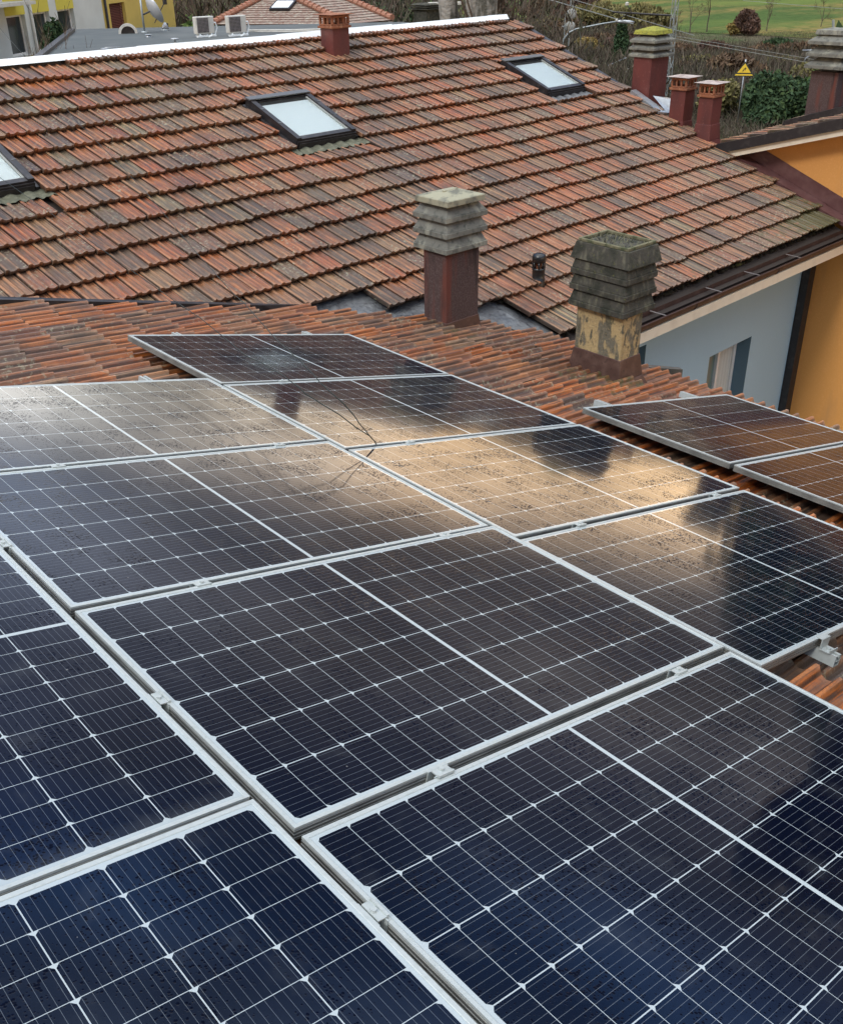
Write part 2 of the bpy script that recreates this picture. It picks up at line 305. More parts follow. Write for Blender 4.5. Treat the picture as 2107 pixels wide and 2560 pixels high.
# --- photovoltaic laminate
PL,PW=1.7148,1.038
def laminate():
    m=bpy.data.materials.new('solar_laminate'); m.use_nodes=True; t=m.node_tree; b=t.nodes['Principled BSDF']; A=t.nodes.new; K=t.links.new
    co=A('ShaderNodeTexCoord'); s=A('ShaderNodeSeparateXYZ'); K(co.outputs['Object'],s.inputs[0])
    def mth(op,a,b_=0.0,c=None):
        q=A('ShaderNodeMath'); q.operation=op
        for i,o in enumerate((a,b_) if c is None else (a,b_,c)):
            if isinstance(o,(int,float)): q.inputs[i].default_value=o
            else: K(o,q.inputs[i])
        return q.outputs[0]
    x,y=s.outputs[0],s.outputs[1]
    px,py=.0830,.1665; gapc=.012
    xx=mth('SUBTRACT',x,PL/2); sg=mth('SIGN',xx); ax=mth('SUBTRACT',mth('ABSOLUTE',xx),gapc/2)   # distance from the middle bar
    cxp=mth('MODULO',mth('ADD',ax,px*4),px)      # 0..px inside a half cell
    yy=mth('SUBTRACT',y,(PW-6*py)/2); cyp=mth('MODULO',mth('ADD',yy,py*4),py)
    inx=mth('MULTIPLY',mth('GREATER_THAN',ax,0.0),mth('LESS_THAN',ax,px*10))
    iny=mth('MULTIPLY',mth('GREATER_THAN',yy,0.0),mth('LESS_THAN',yy,py*6))
    ex=mth('MINIMUM',cxp,mth('SUBTRACT',px,cxp)); ey=mth('MINIMUM',cyp,mth('SUBTRACT',py,cyp))
    cell=mth('MULTIPLY',mth('GREATER_THAN',ex,.0007),mth('GREATER_THAN',ey,.0013))
    xf=mth('SUBTRACT',px,cxp) # only the outer side of a half cell has cut corners
    cell=mth('MULTIPLY',cell,mth('GREATER_THAN',mth('ADD',xf,ey),.0105))
    cell=mth('MULTIPLY',cell,mth('MULTIPLY',inx,iny))
    bus=mth('MODULO',mth('ADD',cyp,py/18),py/9); bus=mth('MINIMUM',bus,mth('SUBTRACT',py/9,bus))
    busm=mth('MULTIPLY',mth('LESS_THAN',bus,.00045),cell)
    oi=A('ShaderNodeObjectInfo')
    n=A('ShaderNodeTexNoise'); n.inputs['Scale'].default_value=1.6; n.inputs['Detail'].default_value=3; K(co.outputs['Object'],n.inputs['Vector'])
    c1=A('ShaderNodeMix'); c1.data_type='RGBA'; K(n.outputs[0],c1.inputs[0]); c1.inputs[6].default_value=(.0010,.0032,.013,1); c1.inputs[7].default_value=(.0028,.0032,.006,1)
    c2=A('ShaderNodeMix'); c2.data_type='RGBA'; K(cell,c2.inputs[0]); c2.inputs[6].default_value=(.38,.43,.44,1); K(c1.outputs[2],c2.inputs[7])
    c3=A('ShaderNodeMix'); c3.data_type='RGBA'; K(mth('MULTIPLY',busm,.24),c3.inputs[0]); K(c2.outputs[2],c3.inputs[6]); c3.inputs[7].default_value=(.33,.38,.42,1)
    # dried specks and a little dust
    v=A('ShaderNodeTexVoronoi'); v.inputs['Scale'].default_value=26; K(co.outputs['Object'],v.inputs['Vector'])
    sc=A('ShaderNodeSeparateColor'); K(v.outputs['Color'],sc.inputs[0])
    speck=mth('MULTIPLY',mth('LESS_THAN',v.outputs['Distance'],mth('MULTIPLY',sc.outputs[1],.09)),mth('GREATER_THAN',sc.outputs[0],.90))
    c4=A('ShaderNodeMix'); c4.data_type='RGBA'; K(mth('MULTIPLY',speck,.4),c4.inputs[0]); K(c3.outputs[2],c4.inputs[6]); c4.inputs[7].default_value=(.30,.29,.26,1)
    n8=A('ShaderNodeTexNoise'); n8.inputs['Scale'].default_value=9; n8.inputs['Detail'].default_value=6; K(co.outputs['Object'],n8.inputs['Vector'])
    de=mth('SUBTRACT',1.0,mth('MULTIPLY',mth('SUBTRACT',PL,x),16.0)); de=mth('MULTIPLY',mth('MAXIMUM',de,0.0),mth('MULTIPLY',n8.outputs[0],.30))
    hz=mth('MULTIPLY',mth('MAXIMUM',mth('SUBTRACT',n8.outputs[0],.56),0.0),.35)
    c5=A('ShaderNodeMix'); c5.data_type='RGBA'; K(mth('ADD',de,hz),c5.inputs[0]); K(c4.outputs[2],c5.inputs[6]); c5.inputs[7].default_value=(.17,.18,.175,1); c4=c5
    K(c4.outputs[2],b.inputs['Base Color'])
    b.inputs['Roughness'].default_value=.075; b.inputs['IOR'].default_value=1.5
    # rain drops, run together in streaks along the slope
    mp=A('ShaderNodeMapping'); mp.inputs['Scale'].default_value=(1,1,1); K(co.outputs['Object'],mp.inputs[0])
    d=A('ShaderNodeTexVoronoi'); d.inputs['Scale'].default_value=150; K(mp.outputs[0],d.inputs['Vector']); d.feature='SMOOTH_F1'; d.inputs['Smoothness'].default_value=.3
    dc=A('ShaderNodeSeparateColor'); K(d.outputs['Color'],dc.inputs[0])
    n2=A('ShaderNodeTexNoise'); n2.inputs['Scale'].default_value=7; n2.inputs['Detail'].default_value=4; K(co.outputs['Object'],n2.inputs['Vector'])
    rad=mth('MULTIPLY',dc.outputs[0],mth('MULTIPLY',mth('SUBTRACT',n2.outputs[0],.25),2.0))
    drop=mth('MAXIMUM',mth('SUBTRACT',rad,d.outputs['Distance']),0.0)
    wv=A('ShaderNodeTexNoise'); wv.inputs['Scale'].default_value=55; wv.inputs['Detail'].default_value=2; K(co.outputs['Object'],wv.inputs['Vector'])
    bb=A('ShaderNodeBump'); dm=mth('MULTIPLY',mth('MINIMUM',mth('MULTIPLY',drop,9.0),1.0),.62)
    K(mth('SUBTRACT',.5,mth('MULTIPLY',dm,.72)),b.inputs['Specular IOR Level'])
    bb.inputs['Strength'].default_value=.7; bb.inputs['Distance'].default_value=.0009
    K(mth('ADD',drop,mth('MULTIPLY',wv.outputs[0],.04)),bb.inputs['Height']); K(bb.outputs[0],b.inputs['Normal'])
    return m
m_lam=laminate()
# ================================================================== SETTING
g=MB(); g.quad((-600,-600,0),(900,-600,0),(900,900,0),(-600,900,0)); struct('ground',g,m_litter)
g=MB(); g.poly([(99,90,.05),(103,60,.05),(101,20,.05),(95,-80,.05),(620,-300,.05),(620,620,.05),(80,620,.05),(86,130,.05)]); struct('meadow',g,m_meadow)
g=MB(); g.quad((5.9,-12,.02),(11.5,-12,.02),(11.5,3.5,.02),(5.9,3.5,.02)); struct('courtyard_paving',g,mat('paving',(.22,.21,.19),.8,.3,noise=[(3,4,(.15,.15,.14),.4,.7,I3)]))
h=MB(); rr=random.Random(3); n=90; prev=None                     # wooded hills added unseen above the picture, to darken low reflections in the panels
for i in range(n+1):
    a=R(-50+170*i/n); hh=26+9*math.sin(i*.31)+6*math.sin(i*.83+1)+rr.uniform(-1.5,1.5); c,s=math.cos(a),math.sin(a)
    cur=[V((c*430,s*430,-1)),V((c*520,s*520,hh*.8)),V((c*620,s*620,hh*1.5))]
    if prev: h.quad(prev[0],cur[0],cur[1],prev[1]); h.quad(prev[1],cur[1],cur[2],prev[2])
    prev=cur
struct('hills',h,m_hill)
# ================================================================== ROOF TILES
PROF=[(0,.002),(.015,.014),(.05,.018),(.12,.018),(.16,.014),(.205,.003),(.30,-.001),(.40,.001),(.455,.010),(.50,.016),(.56,.015),(.61,.006),(.66,.0),(.77,-.002),(.89,.0),(.925,.006),(.960,.006),(.964,-.012)]
def tiles(name,P,a0,a1,s0,ns,wid,exp,keep,rects,m,parent_w,seed,mossf,stag=.5,jit=1.0,hm=1.0):
    rd=random.Random(seed); v=[];f=[];uv=[];tint=[];moss=[]
    for j in range(ns):
        s=s0+j*exp; na=int((a1-a0)/wid)+2; so=(stag*wid if j%2 else 0)+rd.uniform(-.015,.015)
        for i in range(-1,na):
            s=s0+j*exp; a=a0+i*wid+so; ac=a+wid/2; sc=s+exp/2
            if a<a0-.1 or a+wid>a1+.14: continue
            kk=keep(ac,sc)
            if not kk: continue
            lo,hi,sl,sh=0.,1.,0.,1.; L=exp+.07; skip=False
            for (ra,rb,rs,rt) in rects:
                if a+wid>ra and a<rb and s+L>rs and s<rt:
                    if s<rs-.04:
                        if ac>ra and ac<rb: sh=min(sh,(rs-s)/L)
                        elif ac<=ra: hi=min(hi,(ra-a)/wid)
                        else: lo=max(lo,(rb-a)/wid)
                    elif rt-s<exp*.8 and ac>ra and ac<rb:
                        L=s+L-rt; s_sh=rt-s; s=rt
                    else:
                        l_,r_=(ra-a)/wid,(rb-a)/wid
                        if l_>.15: hi=min(hi,l_)
                        elif r_<.85: lo=max(lo,r_)
                        else: skip=True
            if skip or hi-lo<.12 or sh<.1: continue
            ja=rd.gauss(0,.003)*jit; js=rd.gauss(0,.008)*jit; jh=abs(rd.gauss(0,.003))*jit; yaw=rd.gauss(0,.008)*jit; roll=rd.gauss(0,.006)*jit
            k=rd.random()
            if rd.random()<.035: js-=rd.uniform(.01,.03); yaw+=rd.gauss(0,.03); jh+=.004
            t3=(rd.random(),k*k,rd.uniform(.25,1.0)); mo=mossf(ac,sc)+rd.uniform(-.08,.08)
            pr=[(q[0],q[1]*hm) for q in PROF if lo<=q[0]<=hi]
            if len(pr)<2: continue
            b=len(v); np_=len(pr); worn=[rd.gauss(0,.0022) for _ in pr]
            for (vv,base) in ((sh,.000),(.5*sh,.031),(0.,.062)):
                for q,(u,hh) in enumerate(pr):
                    A_=a+ja+u*wid+yaw*vv*L; Ss=s+js+vv*L+(worn[q] if vv==0 else 0); H=base+jh+hh+roll*(u-.5)*wid
                    v.append(P(A_,Ss,H-.034)); uv.append((u,vv))
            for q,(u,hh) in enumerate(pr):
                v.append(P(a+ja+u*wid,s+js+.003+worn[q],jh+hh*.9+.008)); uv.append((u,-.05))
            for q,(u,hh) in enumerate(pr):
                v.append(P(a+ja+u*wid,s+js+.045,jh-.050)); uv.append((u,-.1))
            for r_ in range(4):
                for q in range(np_-1):
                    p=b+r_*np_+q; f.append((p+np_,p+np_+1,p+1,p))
            # sides
            for q in (0,np_-1):
                u=pr[q][0]; c=len(v)
                for (vv,base) in ((sh,.000),(0.,.062)):
                    v.append(P(a+ja+u*wid+yaw*vv*L,s+js+vv*L,base+jh-.058)); uv.append((u,vv))
                ids=(b+q,b+2*np_+q,c+1,c) if q==0 else (b+2*np_+q,b+q,c,c+1)
                f.append(ids)
            cnt=len(v)-b; tint+= [t3]*cnt; moss+=[mo]*cnt
            # moss and painted lap shade below the lip are a separate mesh
            
    bse=parent_w.b if parent_w else V((0,0,0))
    me=bpy.data.meshes.new(name); me.from_pydata([(x-bse.x,y-bse.y,z-bse.z) for x,y,z in v],[],f); me.materials.append(m)
    ul=me.uv_layers.new(name='UVMap'); li=[0]*len(me.loops); me.loops.foreach_get('vertex_index',li)
    fl=[]; 
    for i in li: fl+=uv[i]
    ul.data.foreach_set('uv',fl)
    at=me.attributes.new('tint','FLOAT_COLOR','POINT'); fl=[]
    for c in tint: fl+=[c[0],c[1],c[2],1]
    at.data.foreach_set('color',fl)
    am=me.attributes.new('moss','FLOAT','POINT'); am.data.foreach_set('value',moss)
    o=bpy.data.objects.new(name,me); COL.objects.link(o)
    return o
# ---- main house (large old roof)
AV=mh(1300,187)[0]                       # right verge
SR=mh(600,80)[1]                         # ridge
base_main=V((G0.x-3,G0.y+3,0))
house=W('house',base_main,'house with a pale blue wall and the large weathered tile roof with three roof windows','house')
WID,EXPO=.206,.3345; S0=.247
def rect_px(pts):
    aa=[];ss=[]
    for p in pts: a,s=mh(*p); aa.append(a); ss.append(s)
    return min(aa),max(aa),min(ss),max(ss)
sk2=(mh(560,250)[0]-.415,mh(560,250)[0]+.45,mh(609,300.6)[1]-.0,mh(570,200)[1])
p2=[mh(509,212.6),mh(609,300.6),mh(632,196),mh(723.6,275.7)]
p3=[mh(1036,133),mh(1120,195),mh(1108,120),mh(1200,182)]
def sky_rect(p): 
    return ((p[0][0]+p[1][0])/2,(p[2][0]+p[3][0])/2,(p[1][1]+p[3][1])/2,(p[0][1]+p[2][1])/2)
sk2=sky_rect(p2); sk3=sky_rect(p3)
e1=mh(30,399); e1t=mh(0,310)             # first skylight: bottom right corner seen
sk1=(e1[0]+.10-(sk2[1]-sk2[0]),e1[0]+.10,sk2[2]-.03,sk2[3]-.03)
a1_,s1_=mh(75,385); sk1=(a1_-.86,a1_-.0,s1_+.03,s1_+.03+(sk2[3]-sk2[2]))
SKY=[sk1,sk2,sk3]
APR=.16
rects=[(r[0]-.03,r[1]+.03,r[2]-APR,r[3]+.04) for r in SKY]
VM=[MP(*mh(*p)) for p in ((560,640),(742,634),(870,628),(900,622),(1000,640),(1090,655),(1172,694),(1200,712))]
VN=[hit(*p,NR,NEAR0) for p in ((560,645),(745,652),(870,656),(1000,669),(1080,684),(1150,700),(1190,712))]
def yline(L,X):
    for a,b in zip(L[:-1],L[1:]):
        if X<=b.x or b is L[-1]:
            f=(X-a.x)/(b.x-a.x); return a.y+(b.y-a.y)*f
def keep_main(a,s):
    P=MP(a,s)
    if a>AV-.02: return False
    # valley with the near wing
    if P.x>3.9 and P.x<VM[-1].x+.1:
        if P.y-.12<yline(VM,P.x)+.03*math.sin(a*23): return False
    if P.y<4.52 and P.x<=3.9: return False
    return s<SR-.02
fl_a=[(mh(1336,206)[0],mh(1336,206)[1])]
def moss_main(a,s):
    m=0.12
    m+=max(0,1-((AV-a)/1.4))*max(0,1-(s/1.6))*.50
    m+=.22*max(0,1-abs(AV-a)/.6)*(1 if s<3.6 else .2)
    if s<.5: m+=.12+.2*max(0,(a-.5)/2)
    return m
tl=tiles('roof',lambda a,s,n:MP(a,s,n),-10.5,AV,S0-EXPO*0,int((SR-S0)/EXPO)+1,WID,EXPO,keep_main,rects,m_clay,house,11,moss_main,.5)
tl.parent=house.o; roof_main=tl; roof_main['label']='large weathered clay tile roof slope with lichen, three roof windows set in it'
def px_of(P):
    q=M3.transposed()@(P-CAM); return ((FPX*q.x/q.z+CX)/S_,(FPX*q.y/q.z+CY)/S_)
# moss in the joint under every course, darkened to paint the lap shadow
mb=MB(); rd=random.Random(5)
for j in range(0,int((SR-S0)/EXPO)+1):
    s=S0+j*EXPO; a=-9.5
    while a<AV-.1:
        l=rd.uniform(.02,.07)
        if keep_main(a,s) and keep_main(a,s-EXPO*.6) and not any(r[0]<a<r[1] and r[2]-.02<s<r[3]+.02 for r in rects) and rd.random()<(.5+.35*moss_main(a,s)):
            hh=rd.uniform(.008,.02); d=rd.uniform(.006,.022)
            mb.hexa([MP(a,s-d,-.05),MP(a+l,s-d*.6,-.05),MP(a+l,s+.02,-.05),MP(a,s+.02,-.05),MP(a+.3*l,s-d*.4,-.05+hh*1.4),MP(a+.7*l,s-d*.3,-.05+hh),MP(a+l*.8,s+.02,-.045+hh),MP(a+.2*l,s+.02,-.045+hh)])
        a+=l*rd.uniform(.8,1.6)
m_mossshade=mat('joint_moss_shade',(.022,.019,.011),.95,.1,noise=[(12,4,(.012,.01,.008),.4,.65,I3),(5,3,(.085,.08,.025),.60,.75,I3)])
mo_=house.part('moss_lap_shade',mb,m_mossshade,parent=None); mo_['kind']='stuff'; mo_.parent=roof_main
# underlay deck and ridge capping
mb=MB(); mb.poly([MP(-10.6,0.05,-.075),MP(AV-.03,.05,-.075),MP(AV-.03,SR,-.075),MP(-10.6,SR,-.075)])
mb.quad(MP(-10.6,.05,-.2),MP(AV-.03,.05,-.2),MP(AV-.03,.05,-.076),MP(-10.6,.05,-.076))
mb.quad(MP(AV-.03,.05,-.26),MP(AV-.03,SR,-.26),MP(AV-.03,SR,-.076),MP(AV-.03,.05,-.076))
mb.quad(MP(-10.6,SR,-.076),MP(AV-.03,SR,-.076),MP(AV-.03,SR+.05,-1.6),MP(-10.6,SR+.05,-1.6))
house.part('roof_deck',mb,m_under)
# top half row of dark red tiles below the capping
mb_=tiles('top_course',lambda a,s,n:MP(a,s,n+.012),mh(150,140)[0],AV-.3,SR-.13,1,WID*.72,.16,lambda a,s:True,[],m_clayw,house,21,lambda a,s:.25,0); mb_.parent=house.o
mb=MB() # white metal capping: folded sheet, in lengths, gently wavy
rd=random.Random(9); a=-9.5
lens=[]
while a<AV-.25:
    b=min(a+2.0,AV-.22); lens.append((a,b)); a=b
for (a,b) in lens:
    o1,o2=rd.uniform(-.006,.006),rd.uniform(-.006,.006)
    for (q0,q1) in ((0,.5),(.5,1)):
        A0=a+(b-a)*q0; A1=a+(b-a)*q1+(.02 if q1==1 else 0)
        e0=o1*(1-q0)+o2*q0; e1_=o1*(1-q1)+o2*q1
        mb.quad(MP(A0,SR-.05+e0,.028),MP(A1,SR-.05+e1_,.028),MP(A1,SR+.02+e1_,.072+e1_),MP(A0,SR+.02+e0,.072+e0))
        mb.quad(MP(A0,SR+.02+e0,.0722+e0),MP(A1,SR+.02+e1_,.0722+e1_),MP(A1,SR+.30,-.10),MP(A0,SR+.30,-.10))
        mb.quad(MP(A0,SR+.30,-.10),MP(A1,SR+.30,-.10),MP(A1,SR+.34,-.5),MP(A0,SR+.34,-.5))
mb.poly([MP(AV-.2,SR+.02,.072),MP(AV+.02,SR+.13,.0),MP(AV-.2,SR+.30,-.10)])
house.part('ridge_capping',mb,m_white,smooth=False)
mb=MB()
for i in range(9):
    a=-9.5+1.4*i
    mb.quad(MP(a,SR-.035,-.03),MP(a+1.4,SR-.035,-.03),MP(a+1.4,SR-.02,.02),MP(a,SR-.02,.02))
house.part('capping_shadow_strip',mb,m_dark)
# right verge: dark metal edge
mb=MB()
for (s0,s1) in ((mh(1300,187)[1]+.05,SR-.1),):
    mb.hexa([MP(AV-.03,s0,-.12),MP(AV+.04,s0,-.12),MP(AV+.04,s1,-.12),MP(AV-.03,s1,-.12),MP(AV-.03,s0,-.005),MP(AV+.04,s0,.0),MP(AV+.04,s1,.0),MP(AV-.03,s1,-.005)])
    mb.quad(MP(AV+.042,s0,-.4),MP(AV+.042,s1,-.4),MP(AV+.042,s1,-.02),MP(AV+.042,s0,-.02))
house.part('verge_flashing',mb,m_dark)
# skylights
m_cover=mat('grey_cover',(.15,.155,.155),.35,.5,.4)
def skylight(r,par,lab):
    a0,a1,s0,s1=r; fw=.062
    mb=MB() # side and bottom curb + frame
    def bar(x0,x1,y0,y1,z0,z1): mb.hexa([MP(x0,y0,z0),MP(x1,y0,z0),MP(x1,y1,z0),MP(x0,y1,z0),MP(x0,y0,z1),MP(x1,y0,z1),MP(x1,y1,z1),MP(x0,y1,z1)])
    bar(a0,a0+fw,s0+.002,s1-.002,-.09,.075); bar(a1-fw,a1,s0+.002,s1-.002,-.09,.075)
    bar(a0+fw,a1-fw,s0,s0+fw,-.09,.06); bar(a0+fw,a1-fw,s1-fw-.03,s1,-.09,.06)
    bar(a0+.004,a1-.004,s0-.018,s0-.002,-.085,.04); bar(a0+.02,a1-.02,s0-.03,s0-.02,-.085,.02)
    bar(a0-.045,a0-.003,s0-.02,s1,-.07,-.004); bar(a1+.003,a1+.045,s0-.02,s1,-.07,-.004)
    o=house.part('roof_window',mb,m_dark,parent=par); o['label']=lab
    def sub(nm,mb,m): q=house.part(nm,mb,m); q.parent=o; return q
    mb=MB(); mb.hexa([MP(a0-.012,s1-fw-.02,.078),MP(a1+.012,s1-fw-.02,.078),MP(a1+.012,s1+.015,.062),MP(a0-.012,s1+.015,.062),MP(a0-.012,s1-fw-.02,.092),MP(a1+.012,s1-fw-.02,.092),MP(a1+.012,s1+.015,.076),MP(a0-.012,s1+.015,.076)])
    sub('frame_cover',mb,m_cover)
    for q in (.36,.7):
        for aa in (a0,a1-.045):
            s_=s0+(s1-s0)*q; mb=MB(); mb.hexa([MP(aa,s_,.0755),MP(aa+.045,s_,.0755),MP(aa+.045,s_+.012,.0755),MP(aa,s_+.012,.0755),MP(aa,s_,.079),MP(aa+.045,s_,.079),MP(aa+.045,s_+.012,.079),MP(aa,s_+.012,.079)])
            sub('frame_joint',mb,m_cover)
    mb=MB(); i_=.018
    for (x0,x1,y0,y1) in ((a0+fw,a0+fw+i_,s0+fw,s1-fw-.05),(a1-fw-i_,a1-fw,s0+fw,s1-fw-.05),(a0+fw+i_,a1-fw-i_,s0+fw,s0+fw+.012)):
        mb.hexa([MP(x0,y0,.03),MP(x1,y0,.03),MP(x1,y1,.03),MP(x0,y1,.03),MP(x0,y0,.056),MP(x1,y0,.056),MP(x1,y1,.056),MP(x0,y1,.056)])
    sub('glazing_bead',mb,mat('bead',(.34,.35,.33),.5,.5,.3))
    mb=MB(); mb.quad(MP(a0+fw,s0+fw,.045),MP(a1-fw,s0+fw,.045),MP(a1-fw,s1-fw-.03,.045),MP(a0+fw,s1-fw-.03,.045)); sub('pane',mb,m_glass)
    mb=MB(); mb.quad(MP(a0+fw,s0+fw,.025),MP(a1-fw,s0+fw,.025),MP(a1-fw,s1-fw-.09,.025),MP(a0+fw,s1-fw-.09,.025)); sub('blind',mb,m_blind)
    mb=MB(); n=44; ax0,ax1=a0-.10,a1+.14 # pleated apron
    for i in range(n):
        f0,f1=i/n,(i+1)/n; z0=.012*math.sin(f0*n*.95)-.02; z1=.012*math.sin(f1*n*.95)-.02
        e0=APR+.03*math.sin(i*1.9)*.4; e1=APR+.03*math.sin((i+1)*1.9)*.4
        mb.quad(MP(ax0+(ax1-ax0)*f0,s0-e0-.03,z0+.012),MP(ax0+(ax1-ax0)*f1,s0-e1-.03,z1+.012),MP(ax0+(ax1-ax0)*f1,s0-.005,z1-.015),MP(ax0+(ax1-ax0)*f0,s0-.005,z0-.015))
    sub('apron',mb,m_apron if r is not SKY[2] else m_valley)
for r,lb in zip(SKY,['roof window at the left edge of the roof','roof window in the middle of the roof','roof window nearest the right verge']): skylight(r,roof_main,lb)
# ---- walls of the main house
YW=.62; XB=MP(AV,0).x
def wallgrid(mb,O,D,Nn,t0,t1,z0,z1,ops,m=0,depth=.22,mr=1):
    """vertical wall through O along unit D with recessed openings ops=(ta,tb,za,zb)"""
    ts=sorted({t0,t1,*[o[0] for o in ops],*[o[1] for o in ops]}); zs=sorted({z0,z1,*[o[2] for o in ops],*[o[3] for o in ops]})
    Q=lambda t,z,d=0:V((O.x,O.y,0))+D*t+V((0,0,z))+Nn*d
    for i in range(len(ts)-1):
        for j in range(len(zs)-1):
            tm,zm=(ts[i]+ts[i+1])/2,(zs[j]+zs[j+1])/2
            if any(o[0]<tm<o[1] and o[2]<zm<o[3] for o in ops): continue
            mb.quad(Q(ts[i],zs[j]),Q(ts[i+1],zs[j]),Q(ts[i+1],zs[j+1]),Q(ts[i],zs[j+1]),m)
    for o in ops:
        a,b,c,d=o
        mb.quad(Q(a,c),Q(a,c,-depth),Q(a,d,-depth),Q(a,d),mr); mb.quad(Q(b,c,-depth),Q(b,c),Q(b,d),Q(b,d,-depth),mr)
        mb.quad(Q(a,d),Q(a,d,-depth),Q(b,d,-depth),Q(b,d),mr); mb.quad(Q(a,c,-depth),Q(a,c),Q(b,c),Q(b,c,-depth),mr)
    return Q
OW=WP(0,YW,0); NB=-HY
def onwall(px,py): h=hit(px,py,HY,WP(0,YW,5)); return (h-G0).dot(HX),h.z
w1=[onwall(*p) for p in ((1461,733),(1545.4,695.7),(1531,813),(1453,802))]
wa,wb,wt=(w1[0][0]+w1[3][0])/2,(w1[1][0]+w1[2][0])/2,(w1[0][1]+w1[1][1])/2
w2r,w2t=onwall(1331,709)
ops=[(wa,wb,wt-1.45,wt),(w2r-1.0,w2r,w2t-1.4,w2t)]
AORW=AV+.17                               # orange wall plane
mb=MB(); zt=G0.z-.17
QB=wallgrid(mb,OW,HX,NB,-6,AORW-.004,0,zt,ops,0,.25,1)
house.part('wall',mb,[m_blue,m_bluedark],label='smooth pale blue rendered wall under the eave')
for k,(a,b,c,d) in enumerate(ops):
    mb=MB(); t=.06
    for (x0,x1,z0,z1) in ((a,a+t,c,d),(b-t,b,c,d),(a+t,b-t,d-t,d),(a+t,b-t,c,c+t),(a+.55*(b-a),a+.55*(b-a)+.05,c+t,d-t)):
        P=QB; mb.hexa([P(x0,z0,-.25),P(x1,z0,-.25),P(x1,z0,-.19),P(x0,z0,-.19),P(x0,z1,-.25),P(x1,z1,-.25),P(x1,z1,-.19),P(x0,z1,-.19)])
    wn=house.part('window',mb,m_frame,label='tall white framed window in the blue wall' if k==0 else None)
    mb=MB(); mb.quad(QB(a+t,c+t,-.23),QB(b-t,c+t,-.23),QB(b-t,d-t,-.23),QB(a+t,d-t,-.23)); q=house.part('pane',mb,mat('window_pane_green',(.13,.19,.18),.1,.5)); q.parent=wn
    mb=MB(); x0=a+.62*(b-a)
    for i in range(9):
        u0=x0+(b-t-x0)*i/9; u1=x0+(b-t-x0)*(i+1)/9; d0,d1=(-.215,-.2) if i%2 else (-.2,-.215)
        mb.quad(QB(u0,c+t,d0),QB(u1,c+t,d1),QB(u1,d-t,d1),QB(u0,d-t,d0))
    q=house.part('curtain',mb,m_curtain); q.parent=wn
# eave: board, soffit, gutter, straps
mb=MB(); y0=.06
for (x0,x1) in ((-6,0),(0,AORW-.006)):
    pass
A0,A1=-6.0,AORW+.9
def eb(mb,a0,a1,y0,y1,z0,z1): mb.hexa([WP(a0,y0,z0),WP(a1,y0,z0),WP(a1,y1,z0),WP(a0,y1,z0),WP(a0,y0,z1),WP(a1,y0,z1),WP(a1,y1,z1),WP(a0,y1,z1)])
zg=G0.z
eb(mb,A0,AORW-.008,-.045,-.015,zg-.20,zg-.088); eb(mb,A0,AORW-.008,-.013,YW-.003,zg-.198,zg-.16)
eb(mb,AORW-.006,AORW+1.2,-.045,-.015,zg-.20,zg-.088)
house.part('eave_board',mb,m_cream)
mb=MB(); prof=[(-.006,.0),(0,-.0),(0.0,-.04),(.018,-.07),(.055,-.084),(.16,-.084),(.185,-.06),(.19,.02)]; gx=[A0+ (AORW+1.2-A0)*i/6 for i in range(7)]
prof2=[(y-.065,z) for y,z in prof]
for i in range(6):
    for j in range(len(prof2)-1):
        (ya,za),(yb,zb)=prof2[j],prof2[j+1]
        mb.quad(WP(gx[i],ya,zg+za),WP(gx[i+1],ya,zg+za),WP(gx[i+1],yb,zg+zb),WP(gx[i],yb,zg+zb))
mb.tube([WP(A0,-.07,zg-.002),WP(AORW+1.2,-.07,zg-.002)],.006,6)
for i in range(1,6): mb.tube([WP(gx[i],y-.002,zg+z-.002) for y,z in [(q[0]-.0,q[1]) for q in prof2[:5]]],.006,4)
gut=house.part('gutter',mb,mat('gutter_brown',(.048,.026,.021),.5,.4,.1,noise=[(9,5,(.09,.055,.045),.5,.75,I3)])); m_strap=mat('strap_metal',(.16,.14,.13),.5,.4,.3)
for a in [mh(1347,640)[0],mh(1452,585)[0],mh(1533,553)[0],mh(1610,512)[0]]:
    mb=MB(); mb.hexa([WP(a,-.07,zg+.006),WP(a+.02,-.07,zg+.006),WP(a+.02,.13,zg+.012),WP(a,.13,zg+.012),WP(a,-.07,zg+.009),WP(a+.02,-.07,zg+.009),WP(a+.02,.13,zg+.015),WP(a,.13,zg+.015)])
    q=house.part('gutter_strap',mb,m_strap); q.parent=gut
mb=MB(); mb.hexa([WP(AORW-.25,-.06,zg+.02),WP(AORW-.22,-.06,zg+.02),WP(AORW-.02,.22,zg+.05),WP(AORW-.05,.22,zg+.05),WP(AORW-.25,-.06,zg+.035),WP(AORW-.22,-.06,zg+.035),WP(AORW-.02,.22,zg+.065),WP(AORW-.05,.22,zg+.065)]); q=house.part('gutter_brace',mb,m_cream); q.parent=gut
# downpipe in the corner
mb=MB(); eb(mb,AORW-.17,AORW-.006,YW-.115,YW-.006,0.1,zg-.205); house.part('downspout',mb,m_dark)
